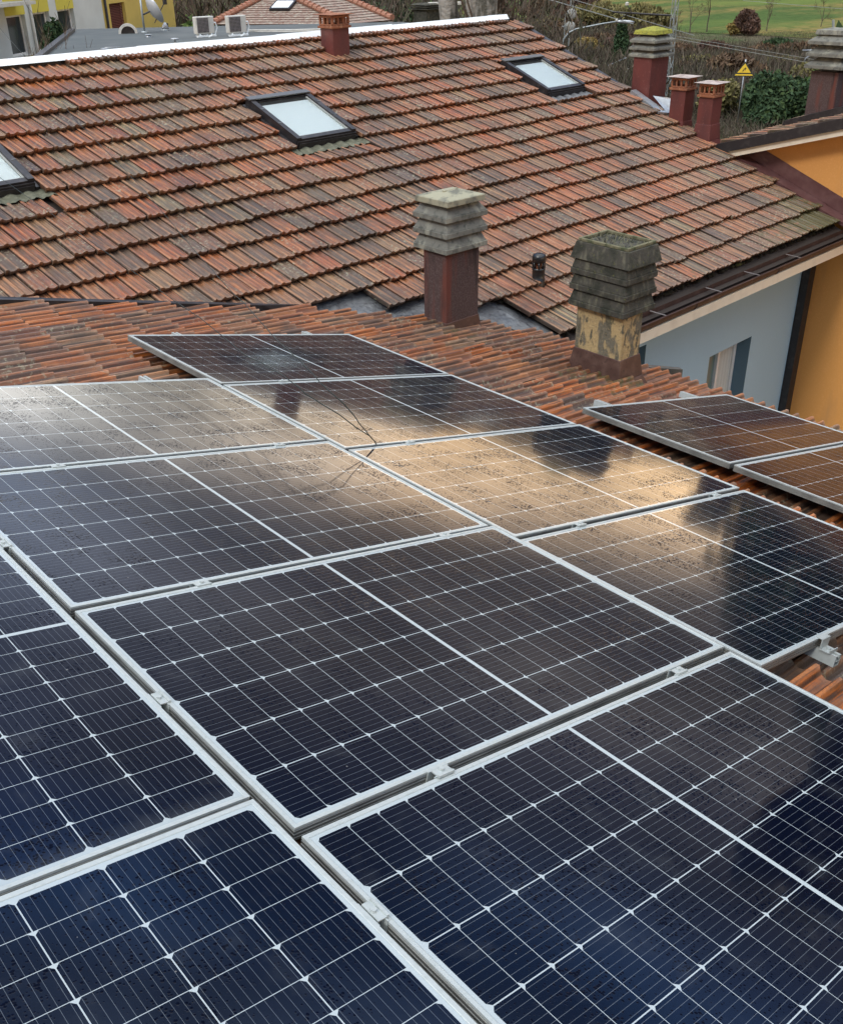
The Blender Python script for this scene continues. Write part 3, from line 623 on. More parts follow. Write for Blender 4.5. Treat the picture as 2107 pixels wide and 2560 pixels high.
# step flashing against the orange wall
mb=MB(); sF0,sF1=.0,mh(1530,315)[1]-.05
nseg=3
for i in range(nseg):
    s0=sF0+(sF1-sF0)*i/nseg; s1=sF0+(sF1-sF0)*(i+1)/nseg+.03; e=.002*i
    mb.hexa([MP(AV-.02,s0,-.03+e),MP(AORW-.005,s0,-.03+e),MP(AORW-.005,s1,-.03+e),MP(AV-.02,s1,-.03+e),MP(AV-.02,s0,.012+e),MP(AORW-.005,s0,.03+e),MP(AORW-.005,s1,.03+e),MP(AV-.02,s1,.012+e)])
    mb.hexa([MP(AORW-.02,s0,.031+e),MP(AORW-.005,s0,.031+e),MP(AORW-.005,s1,.031+e),MP(AORW-.02,s1,.031+e),MP(AORW-.012,s0,.21+e),MP(AORW-.005,s0,.21+e),MP(AORW-.005,s1,.21+e),MP(AORW-.012,s1,.21+e)])
m_flash=mat('brown_flashing',(.10,.042,.040),.4,.5,.1,noise=[(6,5,(.14,.07,.065),.45,.7,I3)],bump=(8,.4,.03))
house.part('wall_flashing',mb,m_flash)
# pale crumpled flashing by the big red chimney
aB,sB=mh(1336,206)
mb=MB(); mb.hexa([MP(AV-.18,sB-.35,-.0),MP(AV-.02,sB-.42,.0),MP(AV+.02,sB+.25,.0),MP(AV-.10,sB+.25,.0),MP(AV-.18,sB-.35,.03),MP(AV-.02,sB-.42,.03),MP(AV+.02,sB+.25,.05),MP(AV-.10,sB+.25,.05)])
mb.poly([MP(AV+.02,sB-.05,.10),MP(AV+.28,sB-.15,.09),MP(AV+.40,sB-.42,.13),MP(AV+.10,sB-.50,.02)]); mb.poly([MP(AV+.02,sB-.05,.10),MP(AV+.10,sB-.50,.02),MP(AV-.04,sB-.38,.03)])
house.part('flashing_piece',mb,m_zinc)
# valley lining between both roofs
mb=MB(); rows=[]
for i in range(15):
    X=3.7+i*.185; A=V((X,yline(VN,X)-.30,0)); A.z=NEAR0.z-(X-NEAR0.x)*NR.x/NR.z-.085
    B2=V((X,yline(VN,X)+.02,0)); B2.z=A.z+.02
    Xm=X+.10; Ym=yline(VM,Xm); zm=G0.z-((Xm-G0.x)*NM.x+(Ym-G0.y)*NM.y)/NM.z; Cm=V((Xm,Ym,zm-.06)); Dm=Cm+US*.6-NM*.03
    mid=B2.lerp(Cm,.35); mid.z=min(B2.z,Cm.z)-.015+.008*math.sin(i*1.9); rows.append([A,B2,mid,B2.lerp(Cm,.7)+V((0,0,.012*math.sin(i*2.3))),Cm,Dm])
for r0,r1 in zip(rows[:-1],rows[1:]):
    for k in range(5): mb.quad(r0[k],r1[k],r1[k+1],r0[k+1])
house.part('valley_lining',mb,m_valley,smooth=True)
# ================================================================== NEAR WING (the roof under the panels)
wing=W('house',V((2,0,0)),'near wing of the house whose shallow orange tile roof carries the solar panels','house')
XE=(hit(1450,803,NR,NEAR0)-NEAR0).dot(EX)   # eave along the slope
YV=4.36
def keep_near(x,y):
    P=NP(x,y)
    if y>YV: return False
    if P.x>4.0:
        if y>yline(VN,min(P.x,6.1))-.06: return False
    return True
n_c=int((XE+3.2)/.338)
def Pn(a,s,n): # a across (world -Y), s upslope
    return NP(XE-s,-a,n)
wing_t=tiles('roof',Pn,-YV,4.2,0,n_c,.198,.338,lambda a,s:keep_near(XE-s,-a),[],m_clayw,wing,31,lambda a,s:.10+.5*max(0,1-math.hypot((XE-s-5.15),(-a-2.0))/.5)+.4*max(0,1-math.hypot((XE-s-4.95),(-a-3.5))/.4),.5,2.2,1.9)
wing_t.parent=wing.o
mb=MB(); q=lambda x,y,n:NP(x,y,n)
mb.quad(NP(-3.5,-4.3,-.075),NP(XE-.03,-4.3,-.075),NP(XE-.03,YV,-.0752),NP(-3.5,YV,-.0752))
mb.quad(NP(XE-.03,-4.3,-.3),NP(XE-.03,YV-1.2,-.3),NP(XE-.03,YV-1.2,-.0755),NP(XE-.03,-4.3,-.0755))
wing.part('roof_deck',mb,m_under)
mb=MB() # black verge flashing along the far side
mb.hexa([NP(-3.5,YV-.01,-.1),NP(4.0,YV-.01,-.1),NP(4.0,YV+.05,-.1),NP(-3.5,YV+.05,-.1),NP(-3.5,YV-.01,.07),NP(3.6,YV-.01,.05),NP(4.0,YV+.05,.05),NP(-3.5,YV+.05,.09)])
mb.quad(NP(-3.5,YV+.052,-1.2),NP(4.3,YV+.052,-1.2),NP(4.3,YV+.052,.0),NP(-3.5,YV+.052,.088))
wing.part('verge_flashing',mb,m_dark)
xw=NP(XE,0).x-.5
mb=MB(); O_=V((xw,-4.3,0)); wallgrid(mb,O_,V((0,1,0)),V((1,0,0)),0,7.2,0,5.78,[]); mb.quad((xw,-4.3,5.78),(NP(XE,0).x,-4.3,5.78),(NP(XE,0).x,2.9,5.78),(xw,2.9,5.78))
mb.quad((-3.4,-4.3,0),(xw,-4.3,0),(xw,-4.3,5.7),(-3.4,-4.3,8.0))
wing.part('wall',mb,m_blue)
mb=MB(); zE=NP(XE,0).z-.05; xE=NP(XE,0).x
for (ya,za),(yb,zb) in zip([(0,.03),(.0,-.06),(.04,-.1),(.1,-.1),(.13,-.05),(.13,.015)],[(.0,-.06),(.04,-.1),(.1,-.1),(.13,-.05),(.13,.015),(.12,.02)]):
    mb.quad((xE+ya-.03,-4.3,zE+za-.03),(xE+yb-.03,-4.3,zE+zb-.03),(xE+yb-.03,2.95,zE+zb-.03),(xE+ya-.03,2.95,zE+za-.03))
wing.part('gutter',mb,m_brownmetal)
# concrete/metal stub beside the yellow chimney
mb=MB(); P=hit(1345,765,NR,NEAR0); mb.hexa([P+V((-.05,-.0,-.05)),P+V((.26,-.12,-.12)),P+V((.28,-.07,-.12)),P+V((-.03,.10,-.05)),P+V((-.05,-.0,.05)),P+V((.26,-.12,-.02)),P+V((.28,-.07,-.02)),P+V((-.03,.10,.05))])
wing.part('kerb_flashing',mb,mat('grey_green_lead',(.07,.065,.055),.6,.4,noise=[(12,4,(.11,.10,.08),.4,.7,I3)]))
# ================================================================== CHIMNEYS
def chimney(own,par,label,body,z0,z1,m_body,skirt=None,m_skirt=None,tiers=(),m_tier=None,cap=None,m_cap=None,ax=None):
    (bx,by,bw,bd)=body; ax=ax or (V((1,0,0)),V((0,1,0)))
    mb=MB(); n=5
    rd=random.Random(hash(label)%999)
    mb.frust(bx,by,z0,z1,bw*1.0,bd*1.0,bw,bd,0,ax)
    o=own.part('chimney',mb,m_body); o.parent=par; o['label']=label
    def sub(nm,mb,m):
        q=own.part(nm,mb,m); q.parent=o; bv=q.modifiers.new('b','BEVEL'); bv.width=.005; bv.segments=2; return q
    if skirt:
        mb=MB(); (zz,fl)=skirt; mb.frust(bx,by,z0-.02,z0+zz*.35,bw+fl*2,bd+fl*2,bw+fl*.8,bd+fl*.8,0,ax); mb.frust(bx,by,z0+zz*.352,z0+zz,bw+fl*.8,bd+fl*.8,bw+.014,bd+.014,0,ax); sub('base_flashing',mb,m_skirt)
    for (cx,cy,za,zb,w0,d0,w1,d1) in tiers:
        mb=MB(); zc=za+min(.045,(zb-za)*.42)
        mb.frust(cx,cy,za,zc,w0,d0,w0,d0,0,ax); mb.frust(cx,cy,zc+.0005,zb,w0-.012,d0-.012,w1,d1,0,ax); sub('louvre',mb,m_tier)
    if cap: cap(sub)
    return o
# F: brown plaster chimney with grey concrete louvres
def capF(sub):
    mb=MB(); cx,cy=5.10,3.86; mb.frust(cx,cy,7.295,7.345,.44,.40,.44,.40); mb.frust(cx,cy,7.3455,7.385,.435,.395,.08,.07); mb.box((cx,cy,7.38),(.16,.03,.02)); sub('cap',mb,mat('pale_lichen_concrete',(.30,.29,.21),.9,.2,noise=[(9,7,(.15,.15,.12),.48,.6,I3)],bump=(40,.5,.004)))
    mb=MB(); mb.frust(cx,cy,6.90,7.31,.30,.26,.28,.24); sub('flue_core',mb,m_black)
chimney(wing,wing_t,'dark red-brown rendered chimney with grey concrete louvres',(5.10,3.845,.385,.285),6.14,6.93,m_brick,(.15,.05),m_brownmetal,
  [(5.12,3.88,6.90,7.025,.49,.42,.40,.34),(5.12,3.88,7.032,7.155,.49,.42,.40,.34),(5.12,3.88,7.163,7.288,.49,.42,.35,.30)],m_concrete,capF)
# G: peeling yellow chimney with mossy louvres
def capG(sub):
    cx,cy=5.31,2.255
    mb=MB(); mb.frust(cx,cy,7.073,7.20,.41,.56,.355,.495); sub('cap',mb,m_mossc)
    mb=MB(); 
    for (x0,x1,y0,y1) in ((-.17,.17,-.235,-.21),(-.17,.17,.21,.235),(-.17,-.15,-.21,.21),(.15,.17,-.21,.21)): mb.hexa([V((cx+x,cy+y,z)) for z in (7.2005,7.225) for x,y in ((x0,y0),(x1,y0),(x1,y1),(x0,y1))])
    rd=random.Random(2)
    for i in range(150):
        x,y=rd.uniform(-.16,.16),rd.uniform(-.23,.23); l=rd.uniform(.02,.05); a=rd.uniform(0,6.3); b=V((cx+x,cy+y,7.2)); t=b+V((math.cos(a)*l,math.sin(a)*l,rd.uniform(.005,.05))); sd=V((-math.sin(a),math.cos(a),0))*.003
        mb.quad(b-sd,b+sd,t+sd*.3,t-sd*.3)
    sub('moss',mb,mat('dry_moss',(.16,.15,.095),.95,.1,noise=[(20,4,(.07,.08,.045),.45,.65,I3)]))
    mb=MB(); mb.frust(cx,cy,6.68,7.09,.28,.42,.28,.42); sub('flue_core',mb,m_black)
chimney(wing,wing_t,'stained peeling yellow chimney with dark mossy concrete louvres',(5.275,2.245,.235,.45),6.08,6.75,m_yellowp,(.27,.085),m_brownmetal,
  [(5.30,2.255,6.70,6.822,.39,.54,.345,.485),(5.30,2.255,6.83,6.945,.39,.54,.35,.49),(5.30,2.255,6.953,7.066,.385,.535,.35,.49)],m_mossc,capG)
# B: big red chimney at the right verge
PB=hit(1336,206,NM,G0); zb1=zat(PB,119); cxB=PB+HX*.21+HY*.16
def capB(sub):
    c=cxB+HX*.02+HY*.02
    z2=zat(PB,72); mb=MB(); mb.frust(c.x,c.y,z2-.0,z2+.055,.43,.38,.40,.35,0,(HX,HY)); mb.frust(c.x,c.y,z2+.0555,z2+.10,.36,.31,.05,.05,0,(HX,HY)); sub('cap',mb,m_moss)
    mb=MB(); mb.frust(c.x,c.y,zb1-.02,z2+.01,.27,.22,.27,.22,0,(HX,HY)); sub('flue_core',mb,m_black)
zt_=zat(PB,72)-zb1
chimney(house,roof_main,'tall red painted chimney with yellow mossed cap at the right verge',(cxB.x,cxB.y,.40,.31),PB.z-.15,zb1,m_oxide,None,None,
  [(cxB.x+.02,cxB.y+.02,zb1-.0+zt_*k,zb1+zt_*(k+.29),.50,.44,.33,.27) for k in (0,.32,.64)],m_concrete,capB,(HX,HY))
# small flues with terracotta perforated heads
def smallflue(corner,za,zbody,zcap,w,d,label,capm,ax=(HX,HY),flare=False):
    c=corner+ax[0]*(w/2)+ax[1]*(d/2)
    def cp(sub):
        mb=MB(); zz=zbody; hh=zcap-zbody
        mb.frust(c.x,c.y,zz-.03,zz,w+.05,d+.05,w+.05,d+.05,0,ax)
        n=3; # posts between the holes
        for sgn,(A_,B_,L_,D_) in (( -1,(ax[0],ax[1],w,d)),(1,(ax[0],ax[1],w,d)),(-1,(ax[1],ax[0],d,w)),(1,(ax[1],ax[0],d,w))):
            for k in range(n+1):
                t=-.5+k/n; wd=.34*L_/n
                q=V((c.x,c.y,zz+hh*.42))+A_*(t*(L_-.01))+B_*(sgn*D_*.5)
                mb.box(q,(wd,.025,hh*.62),(A_,B_,V((0,0,1))))
            q=V((c.x,c.y,0))+B_*(sgn*D_*.5)
            mb.box(V((q.x,q.y,zz+hh*.08)),(L_,.028,hh*.16),(A_,B_,V((0,0,1)))); mb.box(V((q.x,q.y,zz+hh*.78)),(L_+.01,.028,hh*.18),(A_,B_,V((0,0,1))))
        sub('perforated_head',mb,m_terrac)
        mb=MB(); mb.frust(c.x,c.y,zz+hh*.86,zz+hh*.98,w+.01,d+.01,w+.14,d+.14,0,ax); mb.frust(c.x,c.y,zz+hh*.981,zz+hh*1.08,w+.14,d+.14,w*.5,d*.5,0,ax); sub('cap',mb,capm)
    o=chimney(house,roof_main,label,(c.x,c.y,w,d),za,zbody-.03,m_oxide,(.32,.07) if flare else (.06,.012),m_oxide,(),None,cp,None,ax)
PA=hit(687.8,117.5,NM,G0); smallflue(PA,PA.z-.12,zat(PA,53),zat(PA,29),.27,.24,'small red metal flue with a terracotta head, on the upper roof',m_terrac)
PD=hit(1464,290,NM,G0); smallflue(PD-HX*.07,PD.z-.1,zat(PD,195),zat(PD,170),.235,.22,'right one of the two small red flues, with an orange perforated head',m_capmet,flare=True)
PC=PD+HY*.44+HX*.03; smallflue(PC-HX*.10,PC.z-.1,zat(PC,180)-.0,zat(PC,157),.235,.23,'left one of the two small red flues, partly behind its twin',m_capmet,flare=True)
# black vent pipe
PV_=hit(1108,580,NM,G0); zv=zat(PV_,521); h_=zv-PV_.z
mb=MB(); mb.lathe(PV_,[(.070,-.06),(.070,.03),(.064,.035),(.064,h_*.42),(.067,h_*.43),(.067,h_*.5),(.05,h_*.5)],20); mb.lathe(PV_,[(.05,h_*.70),(.068,h_*.70),(.070,h_*.88),(.060,h_*.96),(.03,h_),(0,h_)],20)
for k in range(7): a=k*math.tau/7+.3; mb.tube([PV_+V((math.cos(a)*.058,math.sin(a)*.058,h_*.48)),PV_+V((math.cos(a)*.058,math.sin(a)*.058,h_*.72))],.011,5)
o=house.part('vent_pipe',mb,m_black,smooth=True); o.parent=roof_main
mb=MB(); mb.lathe(PV_,[(.03,h_*.4),(.03,h_*.7)],12); q=house.part('orange_core',mb,m_terrac); q.parent=o
# ================================================================== SOLAR PANELS
def panel_mesh():
    root=[]
    fr=MB(); T=.035
    loops=[(.030,-T),(.0,-T),(.0,-.0275),(.0018,-.0265),(.0018,-.0245),(0,-.0235),(0,-.0185),(.0018,-.0175),(.0018,-.0155),(0,-.0145),(0,-.0095),(.0015,-.0085),(.0015,-.007),(0,-.006),(0,0),(.0095,0),(.011,-.0012),(.011,-.005)]
    for k,(o_,z) in enumerate(loops):
        for x,y in ((o_,o_),(PL-o_,o_),(PL-o_,PW-o_),(o_,PW-o_)): fr.v.append((x,y,z))
    for k in range(len(loops)-1):
        for j in range(4):
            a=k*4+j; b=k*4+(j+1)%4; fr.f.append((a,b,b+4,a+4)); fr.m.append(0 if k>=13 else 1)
    # mitre joints
    lam=MB(); lam.quad((.0095,.0095,-.0022),(PL-.0095,.0095,-.0022),(PL-.0095,PW-.0095,-.0022),(.0095,PW-.0095,-.0022))
    bk=MB(); bk.quad((.005,PW-.005,-.008),(PL-.005,PW-.005,-.008),(PL-.005,.005,-.008),(.005,.005,-.008)); bk.box((PL/2,PW/2,-.02),(.12,.4,.02))
    return fr,lam,bk
fr,lam,bk=panel_mesh()
proto=bpy.data.objects.new('solar_panel',None); COL.objects.link(proto)
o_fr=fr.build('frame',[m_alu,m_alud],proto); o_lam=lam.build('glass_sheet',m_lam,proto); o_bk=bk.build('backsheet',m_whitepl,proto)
g_,h_g,q_=.0252,.0167,.1278; r_,g2,h2=.9086,.0115,.0247; s_u,w_v=-1.2117,3.8313
PANELS=[('P',0,-2*(PW+g_),'solar panel nearest the left edge, bright with reflected sky, second row of the array'),
 ('P',0,-(PW+g_),'wet solar panel between the bright left one and the centre one'),
 ('P',0,0,'centre solar panel, seen whole, with a clamp on its lower side'),
 ('P',0,PW+g_,'large solar panel at the lower right with the dark reflection of the stand-in flue'),
 ('Q',PL+h_g,q_-3*(PW+g_),'farthest solar panel of the big array, behind the cable'),
 ('Q',PL+h_g,q_-2*(PW+g_),'solar panel crossed by the two thin cables'),
 ('Q',PL+h_g,q_-(PW+g_),'solar panel with a warm tan reflection, below the yellow chimney'),
 ('Q',PL+h_g,q_,'solar panel at the right whose rail end sticks out over bare tiles'),
 ('S',w_v,s_u,'upper one of the two solar panels set apart at the eave, nearest the blue wall'),
 ('S',w_v,s_u+PW+g_,'lower one of the two solar panels set apart, cut by the right edge'),
 ('R',0,r_-PL,'upright solar panel at the left edge, above the deep blue corner panel'),
 ('R',0,r_+g2,'deep blue upright solar panel in the bottom left corner')]
rd=random.Random(12); first=True
for kind,v0,u0,lab in PANELS:
    if first: o=proto; first=False
    else: o=copy_tree(proto)
    if kind=='R':
        # long side runs along the roof horizontal
        org=P0+EX*(-h2-PW)+V((0,-u0,0)); ax,ay=V((0,-1,0)),EX
    else: org=P0+EX*v0+V((0,-(u0+PW),0)); ax,ay=EX,V((0,1,0))
    t1,t2=rd.uniform(-.0035,.0035),rd.uniform(-.0035,.0035)
    n=(NR+ax*t1+ay*t2).normalized(); ax=(ax-n*ax.dot(n)).normalized(); ay=n.cross(ax)
    o.matrix_world=Matrix(((ax.x,ay.x,n.x,org.x),(ax.y,ay.y,n.y,org.y),(ax.z,ay.z,n.z,org.z),(0,0,0,1)))
    tag(o,lab,'solar panel','solar panels on the near roof')
# rails
def rail_mesh(L):
    mb=MB(); w_,hh,t=.04,.042,.003   # hollow channel with a slot on top, closed grooves at the sides
    def b(x0,x1,z0,z1): mb.hexa([(x0,0,z0),(x1,0,z0),(x1,L,z0),(x0,L,z0),(x0,0,z1),(x1,0,z1),(x1,L,z1),(x0,L,z1)])
    b(-w_/2,-w_/2+t,0,hh); b(w_/2-t,w_/2,0,hh); b(-w_/2+t,w_/2-t,0,t); b(-w_/2+t,-.007,hh-t,hh); b(.007,w_/2-t,hh-t,hh); b(-.010,-.007,hh-.014,hh-t); b(.007,.010,hh-.014,hh-t); b(-w_/2+t,w_/2-t,.018,.020)
    return mb
rails=[(.417,-2.6,2.6,'P'),(1.44,-2.33,2.6,'P'),(2.16,-3.26,1.238,'Q'),(3.21,-3.28,1.23,'Q'),(4.25,-1.42,2.2,'S'),(5.33,-1.45,2.2,'S')]
labs=['aluminium rail under the centre panel, its left mounting line','aluminium rail whose end sticks out above the bright left panel','aluminium rail with a cut end over bare tiles at the right','aluminium rail on the far right mounting line of the big array','aluminium rail end at the left of the panel by the blue wall','aluminium rail end near the top corner of the panel by the blue wall']
for (v,u0,u1,_),lb in zip(rails,labs):
    mb=rail_mesh(u1-u0); o=mb.build('mounting_rail',m_alu); org=P0+EX*v+V((0,-u1,0))-NR*(.035+.0435)
    ax,ay,n=EX,V((0,1,0)),NR
    o.matrix_world=Matrix(((ax.x,ay.x,n.x,org.x),(ax.y,ay.y,n.y,org.y),(ax.z,ay.z,n.z,org.z),(0,0,0,1))); tag(o,lb,'mounting rail','mounting rails')
# clamps
def clamp_mesh(end=False):
    mb=MB()
    if not end:
        mb.box((0,-.006,.0025),(.05,.028,.003)); mb.box((0,-.016,.0055),(.05,.007,.003)); mb.box((0,.011,-.017),(.065,.003,.036)); mb.box((0,-.011,-.017),(.065,.003,.036)); mb.lathe((0,0,.004),[(.0065,0),(.0065,.006),(0,.006)],8)
    else:
        mb.box((0,.002,.0025),(.06,.022,.003)); mb.box((0,-.010,-.015),(.06,.003,.036)); mb.box((0,-.028,-.0345),(.06,.036,.004)); mb.box((0,-.045,-.030),(.06,.003,.012)); mb.lathe((0,-.028,-.032),[(.008,0),(.008,.007),(0,.007)],8)
    return mb
cproto=clamp_mesh().build('panel_clamp',m_alu); ce=clamp_mesh(True).build('panel_clamp',m_alu)
clamps=[('u',.408,-(g_/2),'clamp between the centre panel and the one above it'),('u',.415,PW+g_/2,'clamp on the lower side of the centre panel, nearer the bottom corner'),('u',1.425,PW+g_/2,'clamp on the lower side of the centre panel, nearer its right corner'),
 ('u',.423,-PW-g_*1.5,'clamp below the bright left panel'),('u',1.456,-(g_/2),'clamp at the upper right side of the centre panel'),('u',2.12,q_-2*PW-2.5*g_,'clamp between the two farthest panels'),('u',2.12,q_-PW-1.5*g_,'clamp beside the foot of the two cables'),('u',2.12,q_-g_/2,'clamp left of the warm reflection in the right column'),('u',3.19,q_-g_/2,'clamp on the right end of the gap above the rail-end panel'),('u',1.44,-PW-1.5*g_,'clamp right of the bright left panel'),
 ('v',-.012,.49,'long clamp between the upright left panel and the centre panel'),('v',-.012,1.306,'long clamp between the blue corner panel and the lower right panel'),('v',-.012,-.48,'clamp at the left edge between upright and flat panels')]
for i,(k,v,u,lb) in enumerate(clamps):
    o=cproto if i==0 else cproto.copy()
    if i: COL.objects.link(o)
    org=P0+EX*v+V((0,-u,0)); ax,ay=(EX,V((0,1,0))) if k=='u' else (V((0,1,0)),-EX)
    n=NR; o.matrix_world=Matrix(((ax.x,ay.x,n.x,org.x),(ax.y,ay.y,n.y,org.y),(ax.z,ay.z,n.z,org.z),(0,0,0,1))); tag(o,lb,'clamp','clamps holding the solar panels')
org=P0+EX*2.16+V((0,-(q_+PW),0))
ce.matrix_world=Matrix(((EX.x,0,NR.x,org.x),(EX.y,1,NR.y,org.y-.004),(EX.z,0,NR.z,org.z),(0,0,0,1))); tag(ce,'end clamp on the rail that sticks out over bare tiles','clamp','clamps holding the solar panels')
# ---- cables from the gap
def cable(px,label):
    mb=MB(); pts=[]
    for (x,y,d) in px: r=ray(x/S_,y/S_).normalized(); pts.append(CAM+r*d)
    # smooth with small kinks
    out_=[]; rd=random.Random(len(px))
    for i in range(len(pts)-1):
        n=max(2,int((pts[i+1]-pts[i]).length/.08)) if i<6 else 14
        for k in range(n):
            f=k/n; out_.append(pts[i].lerp(pts[i+1],f)+V((rd.uniform(-1,1),rd.uniform(-1,1),rd.uniform(-1,1)))*.004*(1 if i<6 else .3))
    out_.append(pts[-1]); mb.tube(out_,.0024,5)
    o=mb.build('cable',m_cable,None,True); tag(o,label,'cable','thin cables tied to the panel frame')
P_=hit(777/1,916,NR,P0); dd=(P_-CAM).length
cable([(942,1112,dd),(925,1090,dd-.06),(850,1038,dd-.20),(764,984,dd-.22),(734,959,dd-.2),(685,925,dd),(612,886,dd+.4),(499,793,dd+1.0),(445.6,758,dd+1.3),(313,664,dd+2.0),(196,581,dd+2.8),(64,488,dd+4),(-160,330,dd+7)],'dark cable running from the panels up to the lower left edge of the roof')
cable([(940,1108,dd),(915,1078,dd-.1),(885,1040,dd-.2),(827,980,dd-.22),(780,935,dd-.1),(764,915,dd),(685,842,dd+.5),(612,759,dd+1.1),(583,733,dd+1.3),(490,630,dd+2.2),(377,493,dd+3.2),(289,400,dd+4.4),(186,297,dd+6),(117,204,dd+8),(77,157,dd+9.5),(0,70,dd+12),(-110,-70,dd+16)],'dark cable crossing the whole tile roof towards the white house')
# ---- stand-in flue, unseen right of the picture, shaped for its dark reflection
PF=hit(1800,1450,NR,NEAR0)
fl=W('stand_in_flue',PF,'black sheet metal flue standing in for an unknown dark object, unseen right of the picture','flue')
mb=MB(); mb.lathe(PF,[(.085,-.05),(.085,.62)],20); fl.part('pipe',mb,m_black,smooth=True)
mb=MB(); mb.lathe(PF,[(.085,.6),(.17,.72),(.20,.86),(.18,1.0),(.0,1.04)],20); fl.part('cowl',mb,m_black,smooth=True)
# ================================================================== ORANGE HOUSE
oh=W('house',WP(AORW+3,-2,0),'orange rendered house at the right with a dark metal verge and its own tile roof','house')
zA0=lambda px,py: hit(px,py,HX,WP(AORW-.28,0,0))
e0=zA0(1476,296); e1=zA0(1736,242.7); yv0=(e0-G0).dot(HY); yv1=(e1-G0).dot(HY)
PT=(e1.z-e0.z)/(yv1-yv0)                                # slope of the verge (rises towards the viewer)
zv_=lambda y: e0.z+(y-yv0)*PT
mb=MB(); yN=yv0-.12; yS=-7
f=lambda a,y,z: WP(a,y,z)
mb.poly([f(AORW,yS,0),f(AORW,yN,0),f(AORW,yN,zv_(yN)-.1),f(AORW,yS,zv_(yS)-.1)][::-1])
mb.poly([f(AORW,yN,0),f(AORW+8,yN,0),f(AORW+8,yN,zv_(yN)-.1),f(AORW,yN,zv_(yN)-.1)][::-1])
oh.part('wall',mb,m_orange)
mb=MB(); 
def vb(mb,a0,a1,z0,z1,ya=yv0,yb=yS): mb.hexa([f(a0,yb,zv_(yb)+z0),f(a1,yb,zv_(yb)+z0),f(a1,ya,zv_(ya)+z0),f(a0,ya,zv_(ya)+z0),f(a0,yb,zv_(yb)+z1),f(a1,yb,zv_(yb)+z1),f(a1,ya,zv_(ya)+z1),f(a0,ya,zv_(ya)+z1)])
vb(mb,AORW-.29,AORW-.265,-.135,0); vb(mb,AORW-.265,AORW-.16,-.02,.0)
oh.part('verge_trim',mb,m_dark)
mb=MB(); vb(mb,AORW-.255,AORW-.215,-.215,-.03,yv0-.16); vb(mb,AORW-.213,AORW-.003,-.16,-.11,yv0-.16)
oh.part('verge_board',mb,m_cream)
def Po(a,s,n): # a: towards +X, s upslope towards the viewer
    y=yv0-s; return f(AORW-.2+a,y,zv_(y)+n+.0)
def rowtiles(mb,P,na,ns,wid,exp):
    pass
tls=tiles('roof',lambda a,s,n:Po(a,s,n),0,6,0,13,WID,EXPO,lambda a,s:True,[],m_clay,oh,41,lambda a,s:.35,.5); tls.parent=oh.o
mb=MB(); vb(mb,AORW-.2,AORW+7,-.09,-.06); oh.part('roof_deck',mb,m_under)
# its chimney, behind a dark box flashing
PE_=hit(1690,238,V((0,-PT,1)).normalized(),WP(AORW+.6,0,zv_(0)))
aE=AORW+1.0; yE=.35
# place by direction: on the roof 1 m from the verge
def findE(px,aE):
    lo,hi=-6.,2.
    for _ in range(40):
        m=(lo+hi)/2; P=f(aE,m,zv_(m)); x=px_of(P)[0]
        if x>px: lo=m
        else: hi=m
    return m
yE=findE(1712,aE); PEc=f(aE,yE,zv_(yE)); zE1=zat(PEc,150); zE2=zat(PEc,66)
def capE(sub):
    c=PEc+HX*.25+HY*.2; mb=MB(); mb.frust(c.x,c.y,zE2-.04,zE2+.02,.50,.46,.48,.44,0,(HX,HY)); sub('cap',mb,m_concrete)
    mb=MB(); mb.frust(c.x,c.y,zE1-.1,zE2-.02,.25,.22,.25,.22,0,(HX,HY)); sub('flue_core',mb,m_black)
cE=PEc+HX*.25+HY*.2; hE=zE2-zE1
chimney(oh,tls,'brown rendered chimney on the orange house, cut by the right edge',(cE.x,cE.y,.44,.40),PEc.z-.3,zE1,m_brick,None,None,
  [(cE.x,cE.y,zE1+hE*k,zE1+hE*(k+.27),.62,.56,.36,.32) for k in (.08,.38,.68)],m_concrete,capE,(HX,HY))
mb=MB(); c0=PEc-HX*.35
mb.hexa([f(aE-.35,yE-1.5,zv_(yE-1.5)-.02),f(aE+1.2,yE-1.5,zv_(yE-1.5)-.02),f(aE+1.2,yE+.75,zv_(yE+.75)+.0),f(aE-.35,yE+.55,zv_(yE+.55)+.0),f(aE-.35,yE-1.5,zv_(yE-1.5)+.15),f(aE+1.2,yE-1.5,zv_(yE-1.5)+.15),f(aE+1.2,yE+.5,zv_(yE+.5)+.12),f(aE-.35,yE+.5,zv_(yE+.5)+.11)])
oh.part('box_flashing',mb,m_dark)
# ================================================================== BACKGROUND, LEFT
# flat membrane roof behind the ridge
ZF=6.85
fr_=W('flat_roof_building',hor(350,70,0)*1,'low building with a flat grey membrane roof behind the tiled ridge','building')
fr_.o.location=(14,27,0); fr_.b=V((14,27,0))
cA,cB,cC=hor(70,128,ZF),hor(157,60,ZF),hor(836,44,ZF); cD=hor(1050,60,ZF)
near_l=hor(85,118,ZF); 
pts_=[hor(-30,200,ZF),hor(85,113,ZF),hor(150,64,ZF),hor(158,59,ZF),hor(830,44,ZF),hor(1100,80,ZF)]
pts_[0]=near_l+(near_l-cB)*.6
mb=MB(); mb.poly([p for p in pts_][::-1]); fr_.part('roof',mb,m_membrane)
mb=MB()
for a,b in zip(pts_[:-1],pts_[1:]): mb.quad(a,b,b-V((0,0,6.8)),a-V((0,0,6.8)))
fr_.part('wall',mb,m_wwhite)
mb=MB()
a,b=pts_[0],pts_[2]; d=(b-a).normalized(); n_=V((-d.y,d.x,0)); up_=V((0,0,1))
mb.hexa([a-n_*.08,b-n_*.08,b+n_*.10,a+n_*.10,a-n_*.08+up_*.09,b-n_*.08+up_*.09,b+n_*.10+up_*.09,a+n_*.10+up_*.09])
fr_.part('roof_edge_strip',mb,m_dark); mb=MB()
